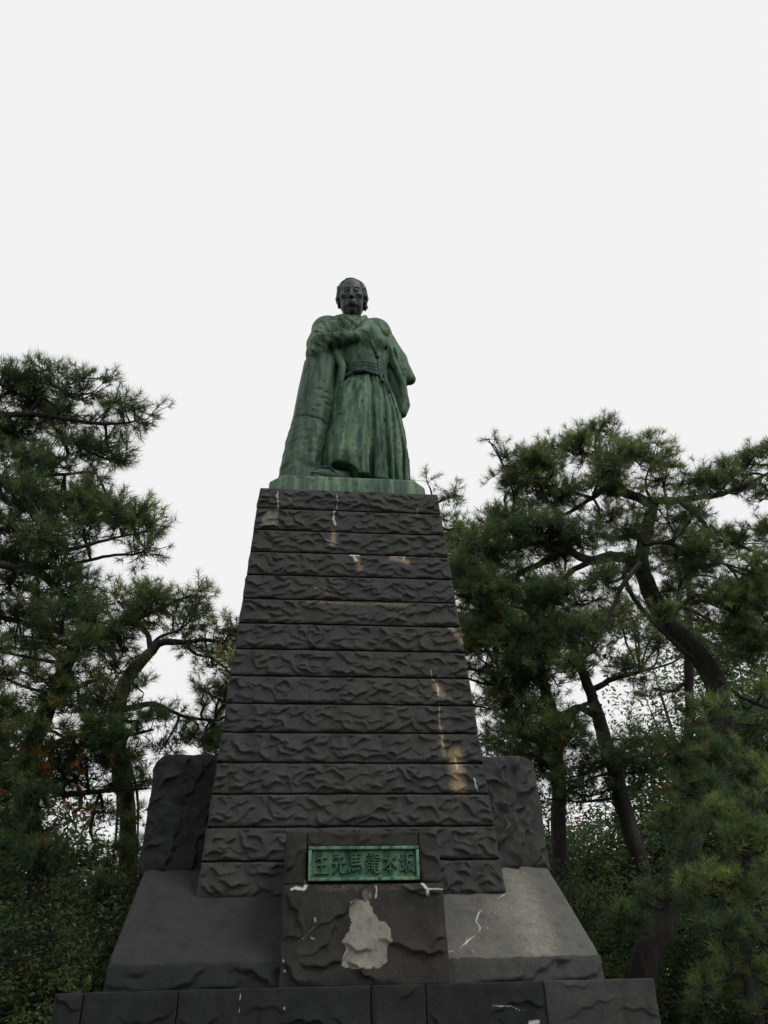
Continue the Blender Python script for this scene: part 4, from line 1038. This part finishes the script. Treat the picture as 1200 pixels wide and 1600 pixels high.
pd += FILL([(775, 775), (800, 705), (870, 700), (910, 665), (950, 655), (985, 705), (1040, 695), (1060, 735), (1120, 750), (1160, 720), (1200, 700), (1230, 700), (1230, 1000), (1150, 1020), (1080, 960), (1050, 880), (960, 940), (900, 990), (800, 1010), (715, 1000), (705, 900), (715, 835), (780, 810)], Y1-.4, 48, 42, 61)
pd += [PAD(1065, 1290, Y1-1.0, 34, 18, 34, .3), PAD(1040, 1410, Y1-1.0, 30, 22, 34, .25), PAD(985, 1440, Y1-.8, 34, 24, 40, .25), PAD(1035, 965, Y1-1.1, 26, 14, 22, .5), PAD(1112, 1112, Y1-1.1, 34, 20, 44, .5), PAD(1140, 1180, Y1-1.1, 34, 24, 50, .4), PAD(1085, 1230, Y1-1.1, 40, 22, 50, .3), PAD(1110, 1180, Y1-1.2, 30, 16, 30, .45), PAD(1060, 1330, Y1-1.1, 30, 18, 24, .3)]
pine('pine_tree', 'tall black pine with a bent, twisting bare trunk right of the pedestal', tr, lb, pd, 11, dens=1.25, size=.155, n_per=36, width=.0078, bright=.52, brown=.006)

# --- background trunks and crowns, right
def back_pine(label, x0, y0, path_, Y, pads, seed, **kw):
    t = PXL([(p[0], p[1], p[2]*.78) for p in path_], Y); t = [foot(px(x0, 1540, Y), t[0][3]*1.25)]+t
    lb = kw.pop('limbs', [])
    pads = pads+kw.pop('fill', [])
    pine('pine_tree', label, t, lb, pads, seed, dens=1.15, **kw)
Y2 = 4.0
back_pine('slender reddish pine trunk leaning right, beyond the pedestal shoulder', 1010, 1500, [(1008, 1400, 40), (1000, 1350, 38), (965, 1225, 34), (938, 1130, 30), (922, 1080, 26), (900, 1020, 20), (880, 960, 15)], Y2,
          [PAD(870, 1000, Y2, 60, 34, 120, .5), PAD(930, 1000, Y2+.5, 50, 34, 90, .55), PAD(830, 1050, Y2, 55, 30, 110, .4), PAD(790, 1000, Y2, 50, 34, 90, .5), PAD(985, 1050, Y2, 40, 24, 50, .5), PAD(880, 1150, Y2-.5, 50, 30, 80, .35), PAD(960, 1170, Y2-.5, 50, 26, 70, .3), PAD(830, 1120, Y2, 50, 24, 70, .4)], 21,
          limbs=[PXL([(935, 1120, 14), (905, 1105, 12), (880, 1115, 9), (850, 1110, 6), (800, 1090, 4)], Y2), PXL([(922, 1080, 12), (960, 1060, 9), (1000, 1050, 5)], Y2)], size=.17, n_per=26, width=.0105, brown=.02, spread=.36, fill=FILL([(790, 960), (900, 950), (1060, 950), (1090, 1010), (1000, 1040), (930, 1040), (860, 1050), (800, 1080)], Y2, 22, 45, 71)+FILL([(760, 1180), (900, 1130), (1060, 1140), (1060, 1200), (900, 1250), (850, 1300)], Y2-.3, 16, 45, 72, br=(.15, .35)))
back_pine('straight dark pine trunk standing just right of the pedestal', 872, 1500, [(875, 1330, 34), (872, 1230, 32), (866, 1130, 30), (852, 1080, 26), (842, 1020, 18), (830, 940, 12)], Y2+1.5,
          [PAD(810, 930, Y2+1.5, 60, 38, 100, .5), PAD(770, 990, Y2+1.5, 55, 34, 90, .5), PAD(830, 1010, Y2+2, 60, 30, 90, .45), PAD(790, 1080, Y2+1.5, 50, 30, 90, .4), PAD(870, 1065, Y2+1.5, 46, 20, 50, .45), PAD(800, 1150, Y2+1, 50, 26, 90, .35), PAD(855, 1200, Y2+1, 50, 26, 80, .25), PAD(820, 1170, Y2, 45, 22, 70, .25), PAD(920, 1235, Y2, 50, 22, 60, .2)], 22,
          limbs=[PXL([(868, 1150, 14), (890, 1120, 12), (915, 1100, 8), (940, 1102, 5)], Y2+1.5), PXL([(852, 1080, 12), (820, 1050, 9), (780, 1045, 5)], Y2+1.5)], size=.17, n_per=24, width=.0115, spread=.4, fill=FILL([(730, 930), (860, 900), (880, 1000), (840, 1120), (800, 1150), (745, 1100)], Y2+1.5, 20, 45, 73))
back_pine('thin upright pine between the leaning trunk and the twisted pine', 1045, 1500, [(1052, 1380, 26), (1060, 1300, 25), (1070, 1200, 24), (1078, 1120, 22), (1076, 1050, 20), (1078, 980, 15), (1075, 900, 10), (1070, 860, 7)], Y2+1,
          [PAD(1080, 900, Y2+1, 50, 30, 60, .5), PAD(1040, 960, Y2+1, 40, 22, 40, .55), PAD(1120, 1010, Y2+1, 45, 24, 50, .55), PAD(1040, 1090, Y2+1, 40, 22, 46, .5), PAD(1110, 1120, Y2+1, 40, 24, 50, .45), PAD(1030, 1170, Y2+1, 46, 22, 60, .3), PAD(1100, 1200, Y2, 46, 26, 70, .3)], 23,
          limbs=[PXL([(1077, 1150, 10), (1095, 1125, 8), (1120, 1105, 5)], Y2+1), PXL([(1078, 1060, 8), (1050, 1080, 6), (1020, 1075, 4)], Y2+1)], size=.17, n_per=24, width=.0105, spread=.36, fill=FILL([(1010, 840), (1200, 840), (1220, 1060), (1120, 1050), (1060, 1000), (1020, 960)], Y2+1.5, 24, 45, 74)+FILL([(1040, 1150), (1220, 1100), (1220, 1240), (1040, 1230)], Y2, 18, 45, 75, br=(.2, .4)))
back_pine('pine crown rising behind the pedestal, its tip beside the bronze base', 760, 1500, [(720, 1300, 30), (705, 1150, 26), (695, 1000, 20), (684, 900, 13), (678, 830, 8), (676, 790, 5)], 4.6,
          [PAD(695, 775, 4.6, 22, 20, 26, .4), PAD(668, 752, 4.6, 10, 10, 9, .3), PAD(702, 768, 4.6, 10, 14, 8, .3), PAD(720, 840, 4.6, 36, 26, 70, .65), PAD(765, 830, 4.6, 40, 24, 80, .65), PAD(690, 880, 4.6, 40, 26, 60, .5), PAD(735, 900, 4.6, 50, 34, 110, .4), PAD(750, 970, 4.6, 55, 34, 110, .45), PAD(750, 1040, 4.6, 50, 30, 100, .45), PAD(775, 1100, 4.4, 44, 26, 80, .4), PAD(705, 950, 4.6, 50, 50, 60, .4), PAD(700, 810, 4.6, 26, 16, 26, .55), PAD(790, 1160, 4.2, 44, 20, 80, .3)], 24,
          size=.17, n_per=26, width=.0105, spread=.34, fill=FILL([(695, 830), (790, 815), (810, 900), (800, 1080), (740, 1090), (715, 980)], 4.6, 18, 45, 76))

# --- left: near pine whose limbs reach in from the edge of the picture
YL = -3.2
trL = PXL([(-215, 1100, 60), (-190, 950, 52), (-150, 820, 46), (-120, 700, 38), (-100, 600, 28), (-90, 520, 16)], YL)
trL = [foot(px(-260, 1540, YL), .30)]+trL
lbL = [PXL([(-110, 660, 20), (-50, 655, 15), (0, 650, 12), (45, 646, 10), (90, 652, 9), (135, 660, 7), (185, 662, 5), (225, 655, 3)], YL),
       PXL([(45, 646, 6), (60, 625, 5), (80, 600, 3)], YL), PXL([(70, 655, 6), (85, 668, 5), (110, 690, 5), (160, 715, 4), (190, 725, 3)], YL+.1),
       PXL([(-120, 720, 18), (-60, 740, 12), (0, 755, 9), (60, 745, 7), (110, 740, 5), (150, 738, 3)], YL+.2),
       PXL([(-140, 800, 20), (-70, 850, 16), (-10, 880, 13), (50, 885, 11), (100, 862, 9), (150, 848, 6), (190, 838, 4), (230, 830, 3)], YL),
       PXL([(60, 890, 8), (120, 880, 7), (170, 868, 5), (215, 865, 4), (240, 850, 3)], YL+.2),
       PXL([(-150, 800, 26), (-60, 850, 22), (0, 862, 20), (40, 885, 18), (75, 905, 15), (100, 935, 12), (130, 965, 8)], YL+.5),
       PXL([(-160, 850, 22), (-60, 960, 14), (0, 965, 10), (50, 975, 8), (100, 985, 6)], YL+.4)]
pL = [PAD(20, 600, YL, 40, 30, 90, .35), PAD(80, 598, YL, 36, 26, 80, .35), PAD(130, 610, YL, 36, 24, 66, .4), PAD(-30, 600, YL, 50, 40, 90, .3), PAD(175, 640, YL, 26, 14, 34, .45), PAD(205, 640, YL, 26, 14, 34, .5), PAD(228, 652, YL, 12, 8, 10, .3), PAD(110, 650, YL+.1, 40, 16, 40, .3),
      PAD(120, 695, YL+.1, 36, 20, 52, .25), PAD(165, 710, YL+.1, 26, 16, 34, .25), PAD(186, 718, YL+.1, 12, 12, 12, .25), PAD(20, 690, YL+.3, 60, 38, 110, .35), PAD(80, 730, YL+.3, 50, 24, 70, .3), PAD(130, 735, YL+.2, 30, 14, 26, .25), PAD(-40, 760, YL+.3, 60, 60, 130, .3),
      PAD(30, 770, YL+.4, 60, 34, 110, .4), PAD(100, 790, YL+.4, 46, 24, 70, .45), PAD(150, 790, YL+.2, 36, 22, 70, .5), PAD(160, 770, YL+.2, 16, 14, 20, .45), PAD(205, 810, YL+.1, 30, 22, 60, .6), PAD(232, 825, YL+.1, 18, 18, 30, .6), PAD(215, 855, YL+.1, 24, 16, 30, .45), PAD(60, 840, YL+.4, 60, 26, 90, .4), PAD(130, 830, YL+.3, 40, 20, 60, .45),
      PAD(-40, 860, YL+.5, 60, 50, 100, .3), PAD(20, 920, YL+.6, 55, 26, 80, .35), PAD(110, 910, YL+.5, 50, 20, 50, .4), PAD(-40, 960, YL+.5, 60, 50, 90, .3), PAD(70, 960, YL+.4, 40, 22, 44, .35), PAD(130, 965, YL+.4, 26, 14, 24, .4), PAD(60, 1010, YL+.5, 40, 22, 40, .4)]
pL += FILL([(-20, 590), (90, 588), (145, 610), (150, 640), (100, 665), (180, 705), (170, 730), (120, 745), (160, 785), (225, 810), (235, 840), (150, 850), (60, 900), (120, 930), (60, 1000), (-20, 1000)], YL+.3, 24, 42, 62, br=(.2, .45), dY=.6)
pine('pine_tree', 'near black pine reaching in from the left edge, highest branch on that side', trL, lbL, pL, 31, dens=1.15, size=.13, n_per=36, width=.0062, bright=.52, cool=.08, brown=.004)

YM = .8
trM = PXL([(60, 1400, 36), (48, 1300, 34), (42, 1200, 32), (60, 1140, 30), (95, 1060, 26), (120, 1000, 20), (140, 950, 12)], YM)
trM = [foot(px(70, 1540, YM), .33)]+trM
lbM = [PXL([(62, 1135, 16), (80, 1100, 12), (110, 1080, 9), (140, 1065, 6), (170, 1060, 4)], YM-.3),
       PXL([(120, 1000, 12), (160, 985, 10), (220, 965, 7), (260, 945, 5), (300, 930, 3)], YM),
       PXL([(48, 1180, 14), (120, 1150, 10), (190, 1150, 7), (240, 1140, 4)], YM+.2),
       PXL([(42, 1220, 14), (100, 1240, 10), (170, 1235, 7), (230, 1232, 4)], YM)]
pM = [PAD(160, 945, YM, 50, 26, 100, .5), PAD(215, 935, YM, 46, 20, 80, .55), PAD(262, 935, YM, 36, 18, 50, .5), PAD(300, 930, YM, 24, 18, 30, .45), PAD(180, 985, YM, 60, 24, 90, .4), PAD(130, 1010, YM-.2, 60, 30, 110, .45), PAD(90, 1060, YM-.3, 46, 24, 60, .5), PAD(150, 1080, YM-.3, 50, 30, 90, .4), PAD(190, 1040, YM, 40, 24, 60, .5),
      PAD(60, 1120, YM-.2, 70, 34, 120, .35), PAD(140, 1150, YM, 60, 28, 110, .35), PAD(210, 1120, YM+.2, 46, 20, 60, .5), PAD(40, 1200, YM, 70, 40, 140, .3), PAD(130, 1210, YM+.2, 60, 30, 110, .35), PAD(200, 1190, YM+.2, 40, 20, 50, .4), PAD(40, 1290, YM, 50, 26, 60, .3), PAD(160, 1268, YM+.2, 40, 8, 18, .4), PAD(150, 1318, YM+.2, 40, 6, 14, .4),
      PAD(20, 1340, YM, 60, 30, 100, .25), PAD(100, 1350, YM, 60, 24, 80, .25), PAD(-30, 1100, YM, 50, 80, 120, .3), PAD(-30, 1250, YM, 50, 80, 120, .25)]
pM += FILL([(90, 930), (220, 925), (310, 935), (300, 960), (200, 1000), (230, 1060), (190, 1130), (230, 1160), (160, 1235), (80, 1230), (20, 1330), (-20, 1360), (-20, 980)], YM-.2, 28, 44, 63)
pM += [PAD(50, 1235, YM-.6, 34, 20, 50, .35), PAD(60, 1325, YM-.6, 44, 20, 60, .3), PAD(100, 1206, YM-.4, 10, 6, 7, -1), PAD(84, 1172, YM-.4, 10, 7, 7, -1), PAD(112, 1268, YM-.4, 10, 7, 7, -1), PAD(135, 1182, YM-.4, 9, 5, 5, -1), PAD(40, 930, YM-.5, 20, 12, 12, -1)]
pine('pine_tree', 'dark pine with a hooked leaning trunk, low behind the left side', trM, lbM, pM, 32, dens=.95, size=.155, n_per=30, width=.009, bright=.5, brown=.02)

YN = 2.6
trN = PXL([(200, 1300, 28), (187, 1200, 27), (182, 1120, 26), (196, 1068, 26), (214, 1042, 22), (236, 1018, 18), (252, 1004, 14), (285, 1004, 10)], YN)
trN = [foot(px(208, 1540, YN), .24)]+trN
lbN = [PXL([(236, 1018, 12), (232, 995, 10), (218, 975, 8), (200, 965, 5)], YN), PXL([(285, 1004, 9), (320, 1000, 7), (350, 1005, 4)], YN), PXL([(290, 1004, 6), (305, 1022, 5), (330, 1026, 4)], YN),
       PXL([(236, 1010, 7), (250, 995, 6), (280, 985, 4)], YN), PXL([(190, 1110, 12), (240, 1100, 9), (290, 1120, 6), (335, 1125, 4)], YN)]
pN = [PAD(300, 955, YN, 28, 20, 50, .55), PAD(318, 935, YN, 12, 14, 14, .5), PAD(345, 985, YN, 32, 16, 50, .95), PAD(372, 985, YN, 30, 18, 46, 1.0), PAD(345, 1040, YN, 36, 34, 70, .95), PAD(375, 1080, YN, 40, 60, 80, .85), PAD(325, 1085, YN, 34, 20, 40, .9), PAD(300, 1010, YN, 30, 14, 26, .45), PAD(270, 985, YN, 24, 14, 24, .5),
      PAD(225, 1075, YN+.2, 34, 22, 40, .5), PAD(245, 1120, YN, 40, 16, 40, .5), PAD(290, 1150, YN, 34, 12, 34, .5), PAD(325, 1160, YN, 36, 14, 60, .5), PAD(345, 1165, YN, 30, 20, 60, .45), PAD(250, 1170, YN, 34, 12, 30, .5), PAD(215, 1220, YN, 30, 18, 40, .4), PAD(205, 1270, YN, 34, 10, 14, .5), PAD(185, 1165, YN, 40, 28, 50, .4)]
pN += FILL([(285, 955), (365, 980), (375, 1180), (300, 1175), (335, 1100), (325, 1040)], YN, 10, 34, 64, br=(.6, .95))
pN += [PAD(200, 1285, YN-.6, 24, 12, 24, .35), PAD(205, 1375, YN-.6, 30, 20, 50, .35), PAD(170, 1395, YN-.6, 30, 20, 50, .3), PAD(215, 1335, YN-.6, 16, 14, 20, .4), PAD(195, 1180, YN-.5, 30, 20, 40, .4), PAD(190, 1225, YN-.5, 26, 12, 24, .35), PAD(200, 1330, YN-.5, 30, 14, 30, .35), PAD(245, 950, YN-.2, 14, 6, 9, -1), PAD(262, 958, YN-.2, 10, 5, 6, -1), PAD(265, 985, YN, 9, 6, 6, -1), PAD(228, 990, YN, 9, 5, 5, -1), PAD(345, 1035, YN-.3, 8, 5, 4, -1)]
pine('pine_tree', 'pine with a dark forked limb bending towards the pedestal, left', trN, lbN, pN, 33, dens=1.05, size=.155, n_per=30, width=.0088, bright=.55, brown=.035)

# --- low leafy trees and shrubs that close the view under the crowns
def leaves(P, A, size, n_per, col, r):
    N = len(P); T = N*n_per
    p = np.repeat(P, n_per, 0)+r.normal(0, 1, (T, 3))*np.repeat(size, n_per)[:, None]*1.1
    nrm = r.normal(size=(T, 3)); nrm[:, 2] = np.abs(nrm[:, 2])+.5; nrm /= np.linalg.norm(nrm, axis=1, keepdims=True)
    u = np.cross(nrm, r.normal(size=(T, 3))); u /= np.linalg.norm(u, axis=1, keepdims=True); v = np.cross(nrm, u)
    s = np.repeat(size, n_per)[:, None]*r.uniform(.6, 1.2, (T, 1))
    V = np.stack([p-u*s*.6, p+v*s*.28+nrm*s*.08, p+u*s*.6-nrm*s*.12, p-v*s*.28+nrm*s*.08], 1).reshape(-1, 3)
    F_ = np.arange(T*4).reshape(T, 4)
    return V, F_, np.repeat(col, n_per*4, 0)*np.repeat(r.uniform(.7, 1.3, (T, 1)), 4, 0)
def leafy(name, label, cat, base, h, rad, n_, seed, size=.09, bright=.4, brown=0.0, stems=5, n_per=14, group=None, zc=.55, tall=.5, cool=0.0):
    r = np.random.default_rng(seed); b = np.array([base[0], base[1], ground_z(*base[:2])])
    root = empty(name, tuple(b)); tag(root, label, cat, group)
    VV, FF, off = [], [], 0; ends = []
    for i in range(stems):
        a = r.uniform(0, 6.28); k = r.uniform(.2, .8)
        e = b+[math.cos(a)*rad*k, math.sin(a)*rad*k, h*r.uniform(.6, .95)]
        q = smooth_path([(*(b+[math.cos(a)*.1, math.sin(a)*.1, -.1]), .02*h/1.5+.02), (*((b*.6+e*.4)+r.normal(0, .1, 3)), .015*h/1.5+.01), (*e, .01)], 6, .2, r)
        V, f = tube_arrays(q, 6, off); VV.append(V); FF.append(f); off += len(V); ends.append(q[4:])
    ends = np.concatenate(ends)
    u = r.normal(size=(n_, 3)); u /= np.linalg.norm(u, axis=1, keepdims=True)
    P = b+[0, 0, h*zc]+u*[rad, rad, h*tall]*(r.random((n_, 1))**.4)
    lump = vn(P, 2.4/max(rad, .6), seed, 3); P = P+u*(lump*.35*rad)[:, None]; P[:, 2] = np.maximum(P[:, 2], b[2]+.1)
    keep = vn(P, 3.2, seed+5, 2) > -.45; P = P[keep]
    k = [np.argmin(np.linalg.norm(ends[:, :3]-p, axis=1)) for p in P[::3]]
    V, f = sticks(ends[k, :3], P[::3], np.full(len(k), .010), np.full(len(k), .004), off); VV.append(V); FF.append(f)
    mesh('stems' if cat != 'tree' else 'trunk', np.concatenate(VV), [np.concatenate(FF)], M_bark, root, smooth=True)
    lt = .75+.5*np.clip(vn(P, 1.7, seed+9, 2), -1, 1)
    V, f, c = leaves(P, None, np.full(len(P), size), n_per, tints(len(P), r, bright, brown, cool)*lt[:, None], r)
    mesh('foliage', V, [f], M_needle, root, cols=c)
    return root
rr_ = np.random.default_rng(5)
# (picture x, depth, height, crown radius, tufts, brightness, kind of look)
LOW = [(30, -1.0, 2.9, 1.7, 1500, .32, 'bushy dark shrub at the lower left corner, nearest the left edge'),
       (175, .2, 2.6, 1.5, 1300, .40, 'rounded green shrub right against the left flank of the pedestal'),
       (105, 1.8, 3.3, 1.7, 1300, .34, 'taller shrub behind the two left front shrubs'),
       (-60, 1.5, 4.4, 2.0, 1300, .25, 'dark shrub cut by the left edge of the picture'),
       (1010, 3.5, 3.0, 1.6, 1300, .22, 'low dark shrub at the foot of the leaning trunk, right'),
       (900, 2.9, 3.3, 1.6, 1300, .30, 'leafy shrub close behind the right shoulder of the pedestal'),
       (1120, 2.2, 3.1, 1.6, 1100, .26, 'dark shrub behind the foot of the twisted pine'),
       (1230, 1.0, 3.8, 1.7, 1100, .26, 'shrub cut by the right edge of the picture')]
for i, (x, Y, h, rad, n_, br, lab) in enumerate(LOW):
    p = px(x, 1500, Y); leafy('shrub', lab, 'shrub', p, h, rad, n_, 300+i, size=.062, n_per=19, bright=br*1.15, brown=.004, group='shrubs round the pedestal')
# young pine with bright upright candles, lower right
for (x, Y, lab, seed, pads) in ((1150, -1.6, 'young pine with pale green needles low at the right', 41,
        [(1120, 1285, 60, 26, 50, .75), (1170, 1250, 50, 34, 50, .7), (1100, 1385, 50, 24, 50, .9), (1160, 1400, 46, 26, 50, .8), (1200, 1340, 40, 40, 60, .7), (1180, 1290, 40, 30, 40, .6), (1150, 1330, 60, 30, 50, .45), (1130, 1440, 50, 24, 36, .4), (1190, 1470, 40, 30, 40, .4), (1110, 1530, 40, 30, 40, .75), (1160, 1530, 40, 40, 50, .6), (1090, 1560, 30, 24, 26, .6), (1200, 1560, 40, 30, 36, .4), (1210, 1230, 40, 40, 40, .55)]),):
    t = PXL([(1165, 1480, 20), (1160, 1400, 16), (1170, 1320, 12), (1178, 1260, 8), (1180, 1225, 5)], Y); t = [foot(px(1160, 1560, Y), .12)]+t
    pine('young_pine', lab, t, [PXL([(1162, 1430, 9), (1135, 1410, 7), (1105, 1395, 4)], Y), PXL([(1168, 1340, 8), (1140, 1300, 6), (1110, 1290, 4)], Y), PXL([(1160, 1520, 8), (1130, 1530, 6), (1100, 1540, 4)], Y)],
         [PAD(a, b, Y+rr_.uniform(-.3, .3), c, d, e, f) for a, b, c, d, e, f in pads], seed, size=.15, n_per=34, width=.0065, bright=.44, brown=.002, up=.7, cat='young pine', spread=.2)
# trees of the wood farther off, one by one
WOOD = [(-150, 9, 9.5, 2.6), (-10, 12, 8.0, 2.4), (120, 8.5, 4.6, 2.2), (250, 13, 5.0, 2.6), (330, 9, 4.8, 1.9), (420, 15, 7.4, 2.6), (640, 16, 7.6, 2.6), (770, 10, 8.0, 2.2), (830, 14, 7.5, 2.6), (930, 10, 5.4, 2.1), (1010, 15, 6.6, 2.6), (1100, 10, 8.2, 2.4), (1190, 14, 13.0, 3.2), (1300, 9, 11, 2.8),
        (-200, 18, 13, 3.6), (60, 20, 6.8, 3.0), (200, 19, 5.6, 3.0), (900, 21, 7.5, 3.2), (1120, 21, 10, 3.4), (1280, 20, 15, 3.8)]
WL = ['beyond the left edge, half out of view', 'behind the hooked pine at left', 'low behind the left shrubs', 'seen through the gap left of the pedestal', 'close behind the left shoulder of the pedestal', 'hidden mostly by the pedestal, left part', 'hidden mostly by the pedestal, right part',
      'close behind the right flank of the pedestal', 'behind the straight dark trunk', 'low behind the reddish leaning trunk', 'between the leaning trunk and the twisted pine', 'behind the twisted pine', 'far at the right, tall', 'beyond the right edge, half out of view',
      'in the far row at the left edge', 'in the far row behind the hooked pine', 'in the far row left of the pedestal', 'in the far row right of the pedestal', 'in the far row behind the twisted pine', 'in the far row at the right edge']
for i, (x, Y, h, rad) in enumerate(WOOD):
    p = px(x, 1500, Y)
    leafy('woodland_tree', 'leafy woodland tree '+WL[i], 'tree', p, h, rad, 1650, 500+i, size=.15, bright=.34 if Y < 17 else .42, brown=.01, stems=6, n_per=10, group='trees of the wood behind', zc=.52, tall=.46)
